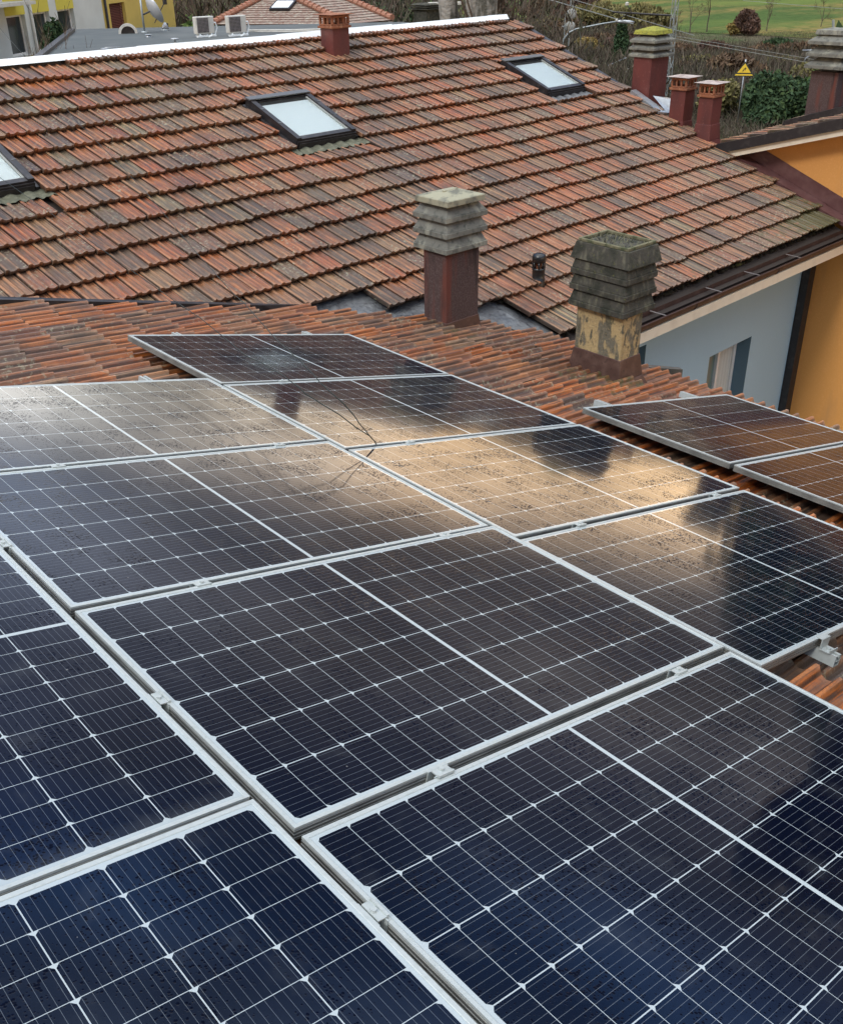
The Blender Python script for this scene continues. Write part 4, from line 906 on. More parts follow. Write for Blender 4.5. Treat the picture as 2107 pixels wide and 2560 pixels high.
a,b=hor(118,127,ZF),hor(245,126,ZF); mb.hexa([a,b,b+V((0,.3,0)),a+V((0,.3,0)),a+up_*.16,b+up_*.03,b+V((0,.3,.03)),a+V((0,.3,.16))])
fr_.part('roof_upstand',mb,m_dark)
def vent(px,py,pt,label,arm=None,nm='roof_vent'):
    P=hor(px,py,ZF); zt=zat(P,pt); mb=MB(); hh=zt-ZF; mb.lathe(P,[(.10,.0),(.09,.03),(.03,.06),(.025,hh*.85),(.03,hh*.86)],10)
    mb.lathe(P,[(.0,hh*.8),(.12,hh*.84),(.11,hh*.95),(0,hh)],12)
    if arm: Q=hor(*arm,ZF)+V((0,0,.06)); mb.tube([P+V((0,0,.08)),Q],.012,5)
    o=mb.build(nm,m_zinc,None,True); tag(o,label,'roof vent','small vents on the flat roof')
vent(362,97,77,'mushroom vent on the flat roof, left of the air conditioners',(385,95)); vent(217,104,98,'low roof anchor nearest the left edge of the flat roof',(255,101)); vent(306,75,70,'small vent at the foot of the satellite dish',None); vent(416,73,67,'low roof anchor between the dish and the air conditioners',(425,67)); vent(648,72,68,'low vent right of the air conditioners',None)
# satellite dishes
def dish(bx,by,topy,cx_,cy_,rr_,az,label,sub_=True):
    P=hor(bx,by,ZF); w_=W('satellite_dish',P,label,'satellite dish','satellite dishes on the flat roof')
    zt=zat(P,topy); mb=MB(); mb.tube([P,V((P.x,P.y,zt))],.035,8); mb.lathe(P,[(.12,0),(.12,.03),(.04,.05)],10); w_.part('mast',mb,m_steel,smooth=True)
    # dish centre on the vertical plane through the mast facing the camera
    nn=(CAM-P); nn.z=0; nn.normalize(); C_=hit(cx_,cy_,nn,P)
    d=V((math.cos(az)*math.cos(.45),math.sin(az)*math.cos(.45),math.sin(.45))); a1=d.cross(V((0,0,1))).normalized(); a2=d.cross(a1)
    mb=MB(); mb.lathe(C_,[(0.001,0),(rr_*.5,.04),(rr_*.8,.10),(rr_,.16),(rr_*1.01,.15),(rr_*.5,.02),(0.001,-.02)],28,0,(a1,a2,d)); w_.part('reflector',mb,mat('dish_grey',(.42,.45,.48),.4,.5,.2),smooth=True)
    L=C_+d*(rr_*1.25)-a2*0; B=C_-V((0,0,rr_*.9)); mb=MB(); mb.tube([C_+V((0,0,-rr_*.85))+d*.1,L],.015,6); mb.box(L,(.10,.10,.16)); w_.part('feed_arm',mb,m_dark)
    mb=MB(); mb.tube([V((P.x,P.y,C_.z-.1)),C_],.03,6); w_.part('bracket',mb,m_dark)
va=ray(300,0); rt=math.atan2(va.y,va.x)-math.pi/2
dish(298,66,-12,310,22,.46,rt+.35,'large grey satellite dish on a mast at the back of the flat roof')
dish(340,62,52,335,57,.12,rt+.3,'tiny satellite dish standing on the flat roof edge by the green bush')
P=hor(264,68,ZF); w_=W('roof_vent',P,'round white vent hood at the back edge of the flat roof','roof vent'); mb=MB(); nn=(CAM-P); nn.z=0; nn.normalize(); a1=nn.cross(V((0,0,1)))
mb.lathe(P+V((0,0,.0)),[(.22,0),(.30,.01),(.30,.10),(.22,.10),(.22,0)],20,0,(a1,V((0,0,1)),nn)); w_.part('hood',mb,m_whitepl)
mb=MB(); mb.lathe(P,[(.0,.03),(.215,.03)],20,0,(a1,V((0,0,1)),nn)); w_.part('grille',mb,m_dark)
# air conditioners
def acunit(px,base,top,wpx,label):
    P=hor(px,base,ZF); zt=zat(P,top); hh=(zt-ZF)*.9; s=hh/.78; nn=(CAM-P); nn.z=0; nn.normalize(); a1=V((0,0,1)).cross(nn)  # to the viewer's right
    yaw=Matrix.Rotation(R(28),3,'Z'); nn=yaw@nn; a1=yaw@a1
    w_=W('air_conditioner',P,label,'air conditioner','air conditioning units on the flat roof')
    up_=V((0,0,1)); Wd=hh*1.08; D=.38*hh; hb=hh*.84; c=P+up_*(hh*.16+hb/2)
    mb=MB(); mb.box(c,(Wd,D,hb),(a1,-nn,up_)); o=w_.part('casing',mb,m_whitepl); bv=o.modifiers.new('b','BEVEL'); bv.width=.02; bv.segments=2
    mb=MB(); cg=c-a1*(Wd*.13)+nn*(D/2+.004); mb.box(cg,(Wd*.62,.006,hb*.86),(a1,-nn,up_)); g1=w_.part('fan_opening',mb,m_dark)
    mb=MB()
    for i in range(11): mb.box(cg-up_*(hb*.40)+up_*(hb*.80*i/10)+nn*.008,(Wd*.60,.006,.008),(a1,-nn,up_))
    for i in range(9): mb.box(cg-a1*(Wd*.29)+a1*(Wd*.58*i/8)+nn*.014,(.008,.006,hb*.84),(a1,-nn,up_))
    q=w_.part('grille',mb,mat('grille_grey',(.26,.24,.24),.5,.4)); q.parent=g1
    mb=MB()
    for sd in (-.32,.32):
        mb.box(P+a1*(sd*Wd)+up_*.03,(.05,D*1.3,.06),(a1,-nn,up_)); mb.box(P+a1*(sd*Wd)+up_*(hh*.1),(.05,D*.9,hh*.12),(a1,-nn,up_))
    mb.box(P+up_*.03+nn*(D*.6),(Wd*1.05,.05,.05),(a1,-nn,up_)); w_.part('support',mb,m_white)
    mb=MB(); q0=c+a1*(Wd/2)+up_*(hb*.1); mb.tube([q0,q0+a1*.10,q0+a1*.14-up_*(hb*.3),q0+a1*.06-up_*(hb*.7),q0-a1*.3-up_*(hb*.78)+nn*.25],.022,6); w_.part('pipe',mb,m_white,smooth=True)
acunit(422,75,28,48,'air conditioner on the left of the pair on the flat roof'); acunit(488,73,26,52,'air conditioner on the right of the pair on the flat roof')
mb=MB(); pz=lambda x,y,z=.08: hor(x,y,ZF)+V((0,0,z))
mb.tube([pz(512,67),pz(600,67),pz(700,64),pz(775,62),pz(786,63),pz(786,70),pz(780,74)],.025,6); mb.tube([pz(512,70),pz(600,70),pz(700,67),pz(772,65)],.02,6); tag(mb.build('roof_pipe',m_whitepl,None,True),'thin white pipes running right from the air conditioners along the flat roof','pipe')
# ---- white and yellow house, far left
azl=.652; D1=V((math.cos(azl),math.sin(azl),0)); r0=ray(110,80); r0=V((r0.x,r0.y,0)).normalized(); O1=V((CAM.x,CAM.y,0))+r0*48; N1=V((D1.y,-D1.x,0)); 
if N1.dot(CAM-O1)<0: N1=-N1
def fac(px,py): h=hit(px,py,N1,O1); return (h-O1).dot(D1),h.z
def frect(x0,y0,x1,y1): a=fac(x0,y1); b=fac(x1,y0); return (min(a[0],b[0]),max(a[0],b[0]),min(a[1],b[1]),max(a[1],b[1]))
wh=W('apartment_house',O1,'white apartment house with yellow window bands and a yellow end section, far left','house')
wins=[frect(22,27,50,86),frect(73,22,100,79),frect(126,17,151,71)]
z27=sum(w_[3] for w_ in wins)/3; z86=z27-1.45; wins=[(w_[0],w_[1],z86,z27) for w_ in wins]
tsplit=fac(213,30)[0]; tend=fac(360,30)[0]; t0=fac(-160,60)[0]
wy=frect(230,-10,254,48); wy=(wy[0],wy[1],z86,z27)
def storey(ops): return ops+[(a,b,c-2.9,d-2.9) for a,b,c,d in ops]+[(a,b,c+2.9,d+2.9) for a,b,c,d in ops]
mb=MB(); Q1=wallgrid(mb,O1,D1,N1,t0,tsplit,0,9.9,storey(wins),0,.25,0); wh.part('wall',mb,m_wwhite)
mb=MB(); wallgrid(mb,O1,D1,N1,tsplit+.01,tend,0,9.9,storey([wy]),0,.25,0); mb.quad(Q1(tend,0),Q1(tend,0,-9),Q1(tend,9.9,-9),Q1(tend,9.9)); wh.part('end_wall',mb,m_wyel)
for (a,b,c,d) in wins: 
    e=.04
    for (z0,z1) in ((d+.003,c+2.9-.003),(d-2.9+.003,c-.06),(d+2.9+.003,9.85)):
        mb=MB(); mb.hexa([Q1(a-e,z0,.004),Q1(b+e,z0,.004),Q1(b+e,z0,.012),Q1(a-e,z0,.012),Q1(a-e,z1,.004),Q1(b+e,z1,.004),Q1(b+e,z1,.012),Q1(a-e,z1,.012)])
        wh.part('yellow_band',mb,m_wyel2)
mb=MB(); mb.quad(Q1(wy[0]-.1,0,.012),Q1(wy[1]+.1,0,.012),Q1(wy[1]+.1,wy[2]-.06,.012),Q1(wy[0]-.1,wy[2]-.06,.012)); wh.part('ochre_panel',mb,mat('ochre',(.55,.36,.06),.9,.2))
for lev in (0,2.9,-2.9):
  for i,(a,b,c,d) in enumerate(wins+[wy]):
    c+=lev; d+=lev
    if d>9.5: continue
    mb=MB(); t=.07
    for (x0,x1,z0,z1) in ((a,a+t,c,d),(b-t,b,c,d),(a+t,b-t,d-t,d),(a+t,b-t,c,c+t)): mb.hexa([Q1(x0,z0,-.24),Q1(x1,z0,-.24),Q1(x1,z0,-.18),Q1(x0,z0,-.18),Q1(x0,z1,-.24),Q1(x1,z1,-.24),Q1(x1,z1,-.18),Q1(x0,z1,-.18)])
    wn=wh.part('window',mb,m_frame)
    mb=MB(); mb.quad(Q1(a+t,c+t,-.22),Q1(b-t,c+t,-.22),Q1(b-t,d-t,-.22),Q1(a+t,d-t,-.22)); q=wh.part('pane',mb,m_pane if i<3 else m_pane); q.parent=wn
    mb=MB(); mb.hexa([Q1(a-.06,c-.05,.0),Q1(b+.06,c-.05,.0),Q1(b+.06,c-.05,.07),Q1(a-.06,c-.05,.07),Q1(a-.06,c-.005,.0),Q1(b+.06,c-.005,.0),Q1(b+.06,c-.005,.07),Q1(a-.06,c-.005,.07)]); q=wh.part('sill',mb,m_whitepl); q.parent=wn
    if i==3:
        mb=MB(); 
        for k in range(16):
            z0=c+.35+(d-c-.35)*k/16; mb.hexa([Q1(a+.02,z0,-.17),Q1(b-.02,z0,-.17),Q1(b-.02,z0,-.14),Q1(a+.02,z0,-.14),Q1(a+.02,z0+.05,-.17),Q1(b-.02,z0+.05,-.17),Q1(b-.02,z0+.05,-.15),Q1(a+.02,z0+.05,-.15)])
        q=wh.part('shutter',mb,m_shut); q.parent=wn
for px,nm in ((61,m_whitepl),(217,m_dark)):
    t=fac(px,30)[0]; mb=MB(); mb.tube([Q1(t,0,.08),Q1(t,9.9,.08)],.06,8); wh.part('downspout',mb,nm,smooth=True)
mb=MB(); mb.hexa([Q1(t0,9.9,-9),Q1(tend,9.9,-9),Q1(tend,9.9,.6),Q1(t0,9.9,.6),Q1(t0,10.1,-9),Q1(tend,10.1,-9),Q1(tend,10.1,.6),Q1(t0,10.1,.6)]); wh.part('roof_slab',mb,m_whitepl)
mb=MB(); tt=fac(-10,5)[0]; t2=fac(30,2)[0]; zc=fac(10,6)[1]; mb.hexa([Q1(tt-3,zc-.06,.0),Q1(t2,zc-.06,.0),Q1(t2,zc-.06,.9),Q1(tt-3,zc-.06,.9),Q1(tt-3,zc+.06,.0),Q1(t2,zc+.06,.0),Q1(t2,zc+.06,.9),Q1(tt-3,zc+.06,.9)]); wh.part('canopy',mb,m_whitepl)
# ---- hip roofed house beyond the air conditioners
ZH=6.1; C0=hor(712,50,ZH); L0=hor(440,50,ZH); R0=hor(808,41,ZH); Th=hor(609,0,6.96)
nL=(L0-C0).cross(Th-C0).normalized(); nRr=(R0-C0).cross(Th-C0).normalized()
hh_=W('hip_roof_house',V((C0.x,C0.y,0)),'house with a hipped grey-brown tile roof and one small roof window','house')
T2_=C0+(Th-C0)*1.4; T1_=V(T2_)
Tr=R0+(hit(712,0,nRr,C0)-hit(806,41,nRr,C0)).normalized()*((T2_-C0).length*1.0)
def saw(mb,A,B,Cc,Dd,n,nn):
    for i in range(n):
        f0,f1=i/n,(i+1)/n; a,b,c,d=A.lerp(Dd,f0),B.lerp(Cc,f0),B.lerp(Cc,f1),A.lerp(Dd,f1); o_=V((0,0,.03))
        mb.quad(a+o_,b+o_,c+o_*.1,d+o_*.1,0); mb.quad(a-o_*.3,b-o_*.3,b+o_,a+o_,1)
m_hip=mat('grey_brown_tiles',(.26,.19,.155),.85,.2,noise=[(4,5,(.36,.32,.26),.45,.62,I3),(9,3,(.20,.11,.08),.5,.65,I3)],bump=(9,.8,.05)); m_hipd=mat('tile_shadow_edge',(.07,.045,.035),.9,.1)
mb=MB(); saw(mb,L0,C0,T2_,T1_,15,nL); saw(mb,C0,R0,Tr,T2_,15,nRr); rf=hh_.part('roof',mb,[m_hip,m_hipd])
rd=random.Random(6); m_hipc=mat('hip_clay',(.36,.17,.115),.8,.2,noise=[(6,4,(.28,.16,.11),.4,.7,I3)])
for A,B in ((C0,T2_),(R0,Tr),(L0,T1_)):
    mb=MB(); n=16
    for i in range(n):
        a=A.lerp(B,i/n); b=A.lerp(B,(i+1.15)/n); mb.tube([a+V((0,0,.13)),b+V((0,0,.09))],[.15,.11],8)
    q=hh_.part('hip_cap',mb,m_hipc); q.parent=rf
mb=MB(); sx0,sx1=hit(694/S_,20/S_,nL,C0),hit(725/S_,24/S_,nL,C0)
cS=hit(708/S_,17/S_,nL,C0); uu=(C0-L0).normalized(); vv=nL.cross(uu).normalized(); vv=vv if vv.z>0 else -vv; nn_=uu.cross(vv); nn_=nn_ if nn_.z>0 else -nn_
mb.box(cS+nn_*.06,(1.0,1.0,.16),(uu,vv,nn_)); o=hh_.part('roof_window',mb,m_dark); o.parent=rf
mb=MB(); mb.box(cS+nn_*.145,(.84,.80,.01),(uu,vv,nn_)); q=hh_.part('pane',mb,m_blind); q.parent=o
mb=MB(); 
for A,B in ((L0,C0),(C0,R0)): mb.quad(A-V((0,0,6.1)),B-V((0,0,6.1)),B-V((0,0,.05)),A-V((0,0,.05)))
hh_.part('wall',mb,m_wwhite)
# two dark chimney stacks standing behind
def stack(px,by,ty,wpx,dist,label,awn=False):
    r=ray(px,by); r2=V((r.x,r.y,0)).normalized(); P=V((CAM.x,CAM.y,0))+r2*dist; z0=zat(P,by); z1=zat(P,ty); wd=wpx*S_/FPX*dist*1.05
    w_=W('chimney_stack',V((P.x,P.y,0)),label,'chimney'); mb=MB(); mb.frust(P.x,P.y,0,z1-(z1-z0)*.45,wd,wd,wd,wd); w_.part('shaft',mb,m_mossc)
    mb=MB(); hh=(z1-z0)*.45
    for k in range(3): mb.frust(P.x,P.y,z1-hh+hh*k/3,z1-hh+hh*(k+.7)/3,wd*1.25,wd*1.25,wd*1.0,wd*1.0)
    mb.frust(P.x,P.y,z1-hh,z1-.05,wd*.7,wd*.7,wd*.7,wd*.7)
    w_.part('louvred_head',mb,m_mossc)
    if awn:
        u=V((0,0,1)).cross((CAM-P)).normalized(); mb=MB(); mb.box(V((P.x,P.y,z1-.06))+u*(wd*.9),(wd*1.7,.5,.12),(u,V((-u.y,u.x,0)),V((0,0,1)))); w_.part('pale_cover',mb,m_whitepl)
stack(341,58,26,16,60,'dark louvred chimney stack in front of the bare woods, between two green bushes'); stack(880,33,4,34,55,'dark chimney stack with a pale cover beyond the ridge',True)
# ================================================================== PLANTS
def leaves(mb,c,rad,n,size,rd,shell=.55,elong=1.6,upb=0.0,flat=0):
    for _ in range(n):
        while True:
            p=V((rd.uniform(-1,1),rd.uniform(-1,1),rd.uniform(-1,1)))
            if p.length<=1 and p.length>.05: break
        L=p.length; L2=shell+(1-shell)*L; p=p.normalized()*L2*(.85+.3*rd.random())
        q=V((c[0]+p.x*rad[0],c[1]+p.y*rad[1],c[2]+p.z*rad[2]))
        d=V((rd.gauss(0,1),rd.gauss(0,1),rd.gauss(0,1)+upb)).normalized(); e=d.orthogonal().normalized(); e=Matrix.Rotation(rd.uniform(0,6.28),3,d)@e
        s=size*rd.uniform(.6,1.4); a=d*(s*elong*.5); b=e*(s*.5)
        mb.quad(q-a,q+b*.8,q+a,q-b*.8)
def bush(P,w_,hh,m,label,n=1500,size=.16,seed=1,name='bush',cat='bush',elong=1.6,upb=0.0,trunk=True,lobes=7,group=None,pointy=False):
    n=int(n*2.2); size*=.6; rd=random.Random(seed); T=W(name,P,label,cat,group); mb=MB()
    for k in range(lobes):
        if pointy: f=k/(lobes-1); c=(P.x+rd.uniform(-.05,.05)*w_,P.y+rd.uniform(-.05,.05)*w_,P.z+hh*(.15+.75*f)); r=w_*.5*(1-.75*f)+.1; rad=(r,r,hh*.5/lobes*2)
        else:
            a=rd.uniform(0,6.28); t=rd.uniform(.0,.32)*w_; c=(P.x+math.cos(a)*t,P.y+math.sin(a)*t,P.z+hh*rd.uniform(.28,.72)); r=w_*rd.uniform(.2,.34); rad=(r,r,hh*rd.uniform(.2,.3))
        leaves(mb,c,rad,n//lobes,size,rd,.5,elong,upb)
    T.part('foliage',mb,m)
    mb=MB()
    for k in range(5):
        a=rd.uniform(0,6.28); mb.tube([P,P+V((math.cos(a)*w_*.12,math.sin(a)*w_*.12,hh*.35)),P+V((math.cos(a)*w_*.26,math.sin(a)*w_*.26,hh*.75))],[.06,.04,.015],5)
    T.part('trunk',mb,m_bark)
    return T.o
def baretree(P,hh,seed,label,lean=(0,0),m=None,group='bare winter trees',r0=None,spread=1.0,depth=5,name='bare_tree'):
    rd=random.Random(seed); T=W(name,P,label,'tree',group); tr=MB(); br=MB(); r0=r0 or hh*.013
    def grow(mb,p,d,L,r,dep):
        pts=[p]; rs=[r]; n=3
        for i in range(n):
            d=(d+V((rd.gauss(0,.11),rd.gauss(0,.11),rd.gauss(0,.05)+.04))).normalized(); p=p+d*(L/n); pts.append(p); rs.append(r*(1-.45*(i+1)/n))
        mb.tube(pts,rs,5 if dep>3 else 3,cap=False)
        if dep<=0: return
        for k in range(3 if dep>1 else 4):
            i=rd.choice((1,2,3,3)); ang=rd.uniform(.3,.75)*spread; ax=Matrix.Rotation(rd.uniform(0,6.28),3,d)@d.orthogonal().normalized(); dd=(d*math.cos(ang)+ax*math.sin(ang)).normalized()
            grow(br,pts[i],dd,L*rd.uniform(.5,.72),max(rs[i]*.6,.008),dep-1)
    grow(tr,V(P),V((lean[0],lean[1],1)).normalized(),hh*.42,r0,depth)
    T.part('trunk',tr,m or m_bark); T.part('crown',br,m or m_twig); return T.o
def gp(px,py,z=0): return hor(px,py,z)
def at(px,dist): r=ray(px,60); r2=V((r.x,r.y,0)).normalized(); return V((CAM.x,CAM.y,0))+r2*dist
def hfor(P,py): return zat(P,py)
# brush (twiggy undergrowth on both sides of the track), uncountable
mb=MB(); rd=random.Random(77)
def brush(mb,P,w_,hh,n,sz,rd):
    for _ in range(n):
        a=rd.uniform(0,6.28); t=w_*math.sqrt(rd.random()); q=P+V((math.cos(a)*t,math.sin(a)*t,hh*rd.random()**1.2)); d=V((rd.gauss(0,.55),rd.gauss(0,.55),1)).normalized(); L=sz*rd.uniform(.6,1.5); e=(CAM-q).cross(d).normalized()*sz*rd.uniform(.025,.06)
        mb.quad(q-e,q+e,q+d*L+e*.2,q+d*L-e*.2)
spots=[]
for i in range(190):
    px=rd.uniform(1080,1760); py=rd.uniform(66,240); P=gp(px,py); spots.append(P)
for P in spots:
    px=px_of(P)[0]; lim=zat(P,72)*.75 if px>1335 else zat(P,20)
    h_=max(.4,min(3.2,lim)*rd.uniform(.5,1.15)); brush(mb,P,4.2,h_*.5,260,min(.7,h_*.4),rd)
for i in range(60):
    P=at(rd.uniform(280,1100),rd.uniform(62,100)); brush(mb,P,4,6.5,230,1.0,rd)
for i in range(26): brush(mb,gp(rd.uniform(1380,1600),rd.uniform(236,300)),1.6,.7,150,.35,rd)
tag(mb.build('undergrowth',m_twigs),'tangled brown winter undergrowth filling the strip below the meadow','undergrowth',None,'stuff')
# individual bushes and trees, right side
B=lambda px,by,ty,wpx,m,lab,**k: (lambda P:(bush(P,wpx*S_/FPX*(P-CAM).length,max(.8,zat(P,ty)),m,lab,**k)))(gp(px,by))
B(1625,262,142,150,m_leafdk,'large dark evergreen bush behind the warning sign, left part of the hedge',n=5200,size=.30,seed=2,lobes=12)
B(1700,262,128,120,m_leafgr,'bright green leafy bush beside the far right chimney',n=4200,size=.26,seed=3,lobes=10)
B(1560,268,178,110,m_leafdk,'dark evergreen bush right at the foot of the warning sign',n=4200,size=.26,seed=4,lobes=10)
B(1480,250,150,80,m_leafol,'olive bush behind the twin flues',n=2200,size=.24,seed=5)
B(1520,190,108,110,m_leafbr,'brown shrub above the warning sign',n=2200,size=.34,seed=6,elong=2.5,upb=1)
B(1655,205,112,90,m_leafol,'pale olive shrub left of the far right chimney',n=2200,size=.3,seed=7)
B(1541,72,18,52,m_leafpurp,'dark russet tree at the meadow edge',n=3600,size=.42,seed=8,name='tree',cat='tree',lobes=9,upb=1)
B(1512,72,42,26,m_leafyel,'small yellow bush at the left foot of the russet tree',n=900,size=.35,seed=9)
B(1700,120,60,60,m_leafdk,'dark green bush at the right edge below the meadow',n=2400,size=.42,seed=10)
B(1330,75,2,90,m_leafol,'tall olive leafed tree beside the meadow corner',n=3200,size=.42,seed=11,name='tree',cat='tree',upb=1.5,lobes=12,elong=2.2)
B(1235,70,0,110,m_leafol,'yellow green thin tree left of the meadow',n=3200,size=.4,seed=12,name='tree',cat='tree',upb=1.5,lobes=12,elong=2.4)
B(1215,120,66,60,m_leafyel,'orange brown shrub under the street lamp arm',n=2200,size=.26,seed=13,elong=2.2)
B(1150,90,40,60,m_leafbr,'reddish brown shrub left of the round signals',n=2200,size=.34,seed=14,elong=2.2)
B(1275,150,45,40,m_leafdk,'narrow dark conifer behind the street lamp head',n=2600,size=.3,seed=15,lobes=8,pointy=True,name='conifer',cat='tree')
B(1120,40,-10,110,m_leafbr,'wide brown thicket at the top, right of the ridge end',n=3400,size=.45,seed=16,elong=2.4,upb=1)
B(1190,45,-20,90,m_leafpurp,'dark russet thicket behind the overhead wires',n=3000,size=.5,seed=17,elong=2.2,upb=1)
extra=[(1400,120,88,m_leafbr,'brown shrub just right of the lattice mast'),(1440,150,112,m_leafol,'olive shrub between the lattice mast and the warning sign, high up'),(1460,110,82,m_leafpurp,'dark shrub below the left meadow edge'),(1570,120,88,m_leafbr,'brown shrub below the russet tree'),(1610,110,78,m_leafdk,'dark shrub right below the russet tree'),(1650,120,84,m_leafbr,'brown shrub under the right part of the meadow'),(1600,150,118,m_leafol,'olive shrub up right of the warning sign'),(1420,200,160,m_leafdk,'dark shrub behind the left twin flue'),(1395,170,130,m_leafbr,'brown shrub at the right side of the red chimney'),(1180,75,40,m_leafbr,'brown shrub behind the lamp arm bend'),(1230,100,66,m_leafbr,'rusty shrub behind the middle of the lamp arm'),(1130,60,28,m_leafol,'olive shrub near the ridge end'),(1290,110,70,m_leafpurp,'dark shrub left of the red chimney cap')]
for i,(px,by,ty,m,lab) in enumerate(extra): B(px,by,ty,70,m,lab,n=1600,size=.4,seed=300+i,elong=2.2,upb=.8)
for i,(px,by,ty,lab) in enumerate([(1420,68,-60,'bare tree at the meadow edge, right of the lattice mast'),(1455,66,-70,'bare tree at the meadow edge, left of the russet tree'),(1578,64,-50,'slanting bare tree just right of the russet tree'),(1690,55,-40,'bare tree in the meadow near the right edge'),(1388,80,-5,'slim bare tree close behind the lattice mast')]):
    P=gp(px,by); baretree(P,zat(P,ty)*.95,100+i,lab,lean=(rd.uniform(-.1,.1),rd.uniform(-.1,.1)))
for i,px in enumerate([325,352,380,402,430,455,478,500,528,825,846,1075]):
    dd_=58+rd.uniform(0,22); P=at(px,dd_); baretree(P,rd.uniform(11,14),200+i,['bare tree in the dark wood, first right of the yellow wall','bare tree in the dark wood behind the green bush by the dish','bare tree in the dark wood above the stack','bare tree in the dark wood just left of the air conditioners','bare tree rising behind the left air conditioner','bare tree rising between both air conditioners','bare tree behind the right air conditioner','bare tree at the left hip of the hipped roof','bare tree above the left hip of the hipped roof','bare tree right of the hipped roof','bare tree left of the dark stack with the pale cover','bare tree behind the right end of the ridge capping'][i],depth=4 if i%2 else 5)
for px,dd_,ty,wd,m,lab,sd in [(355,52,44,75,m_leafgr,'green bush between the yellow wall and the dark stack',31),(385,54,38,60,m_leafgr,'green bush left of the air conditioners',32),(455,56,14,80,m_leafdk,'dark bush behind the air conditioners',33),(915,56,8,80,m_leafol,'olive bush between the pale covered stack and the pale trunk',34),(790,70,-5,80,m_leafdk,'dark evergreen behind the right end of the hipped roof',35),(850,75,0,90,m_leafdk,'dark evergreen left of the stack with the pale cover',36),(1030,80,-20,90,m_leafpurp,'brown thicket right of the pale trunk',37)]:
    P=at(px,dd_); bush(P,wd*S_/FPX*dd_,zat(P,ty),m,lab,n=2600,size=.32,seed=sd)
for i,(az,dd_,hh,wd) in enumerate([(19.5,27,13.0,7),(14,25,13.5,8),(8,26,12.5,8)]):
    P=V((CAM.x+math.cos(R(az))*dd_,CAM.y+math.sin(R(az))*dd_,0)); bush(P,wd,hh,m_leafdk,['tall evergreen just outside the right edge, nearest the orange house','tall evergreen outside the picture, the middle one of three in a row','tall evergreen outside the picture, the last of three in a row'][i],n=5000,size=.55,seed=400+i,name='evergreen_tree',cat='tree',lobes=14)
# conifers by the white house
for i,(px,dd_,ty,lab) in enumerate([(101,44,58,'dark green clipped conifer, left one by the white house'),(118,45,49,'dark green clipped conifer, right one by the white house'),(90,43,82,'low dark green conifer tucked at the flat roof edge')]):
    P=at(px,dd_); bush(P,26*S_/FPX*dd_*2.2,zat(P,ty)*1.03,m_leafdk,lab,n=4500,size=.16,seed=50+i,pointy=True,name='conifer',cat='tree',lobes=10,group='conifers by the white house')
for i,(px,dd_,hh) in enumerate([(15,30,8.2),(52,29,8.4),(38,32,8.0),(88,30,7.9)]):
    baretree(at(px,dd_),hh,70+i,['bare shrub at the far left in front of the white house','thick stemmed bare shrub in front of the yellow window band','thin bare shrub between the first two windows of the white house','bare shrub just left of the conifers'][i],depth=4,r0=.05,spread=.7,group='bare shrubs before the white house',name='bare_shrub')
# big pale trunk beyond the ridge
P=at(985,50); T=W('pollarded_tree',P,'thick pale pollarded trunk right of the olive bush','tree'); mb=MB(); rd=random.Random(8)
for k in range(5): 
    o_=V((rd.uniform(-.9,.9),rd.uniform(-.9,.9),0)); mb.tube([P+o_,P+o_*1.1+V((0,0,4)),P+o_*1.5+V((rd.uniform(-.3,.3),0,8)),P+o_*2+V((rd.uniform(-1,1),rd.uniform(-1,1),11))],[.55,.5,.42,.2],9)
T.part('trunk',mb,m_barkpale,smooth=True)
mb=MB()
for k in range(26):
    a=rd.uniform(0,6.28); q=P+V((rd.uniform(-1,1),rd.uniform(-1,1),rd.uniform(5,9))); mb.tube([q,q+V((math.cos(a)*.6,math.sin(a)*.6,1.5)),q+V((math.cos(a)*.9,math.sin(a)*.9,3.5))],[.06,.04,.01],4)
T.part('crown',mb,m_twig)
# ================================================================== RAILWAY AND STREET THINGS
# lattice mast
P=gp(1368,235); top=zat(P,-60); T=W('lattice_mast',P,'tall grey lattice mast of the overhead line, behind the red chimney','mast'); mb=MB(); wd=.16
for sx_,sy_ in ((-1,-1),(1,-1),(1,1),(-1,1)): mb.tube([P+V((sx_*wd,sy_*wd,0)),P+V((sx_*wd*.7,sy_*wd*.7,top))],.022,4)
k=0; z=0
while z<top:
    s_=1 if k%2 else -1; f_=1-.3*z/top
    for a,b in (((-s_,-1),(s_,-1)),((s_,1),(-s_,1)),((-1,s_),(-1,-s_)),((1,-s_),(1,s_))): mb.tube([P+V((a[0]*wd*f_,a[1]*wd*f_,z)),P+V((b[0]*wd*f_,b[1]*wd*f_,z+.5))],.012,3)
    z+=.5; k+=1
T.part('lattice',mb,m_steel)
dirw=ray(1400,100).cross(V((0,0,1))).normalized()       # across the view
nn=(CAM-P); nn.z=0; nn.normalize()
vh=lambda x,y: hit(x,y,nn,P)
mb=MB(); mb.tube([vh(1383,31),vh(1262,24)],.05,6); mb.tube([vh(1272,40),vh(1262+38,24),vh(1292,10)],.035,6); T.part('arm',mb,m_dark)
mb=MB(); mb.lathe(vh(1270,41),[(0,-.05),(.08,-.02),(.08,.06),(0,.1)],8); mb.lathe(vh(1291,9),[(0,-.05),(.1,-.02),(.1,.12),(0,.16)],8); T.part('insulator',mb,m_whitepl)
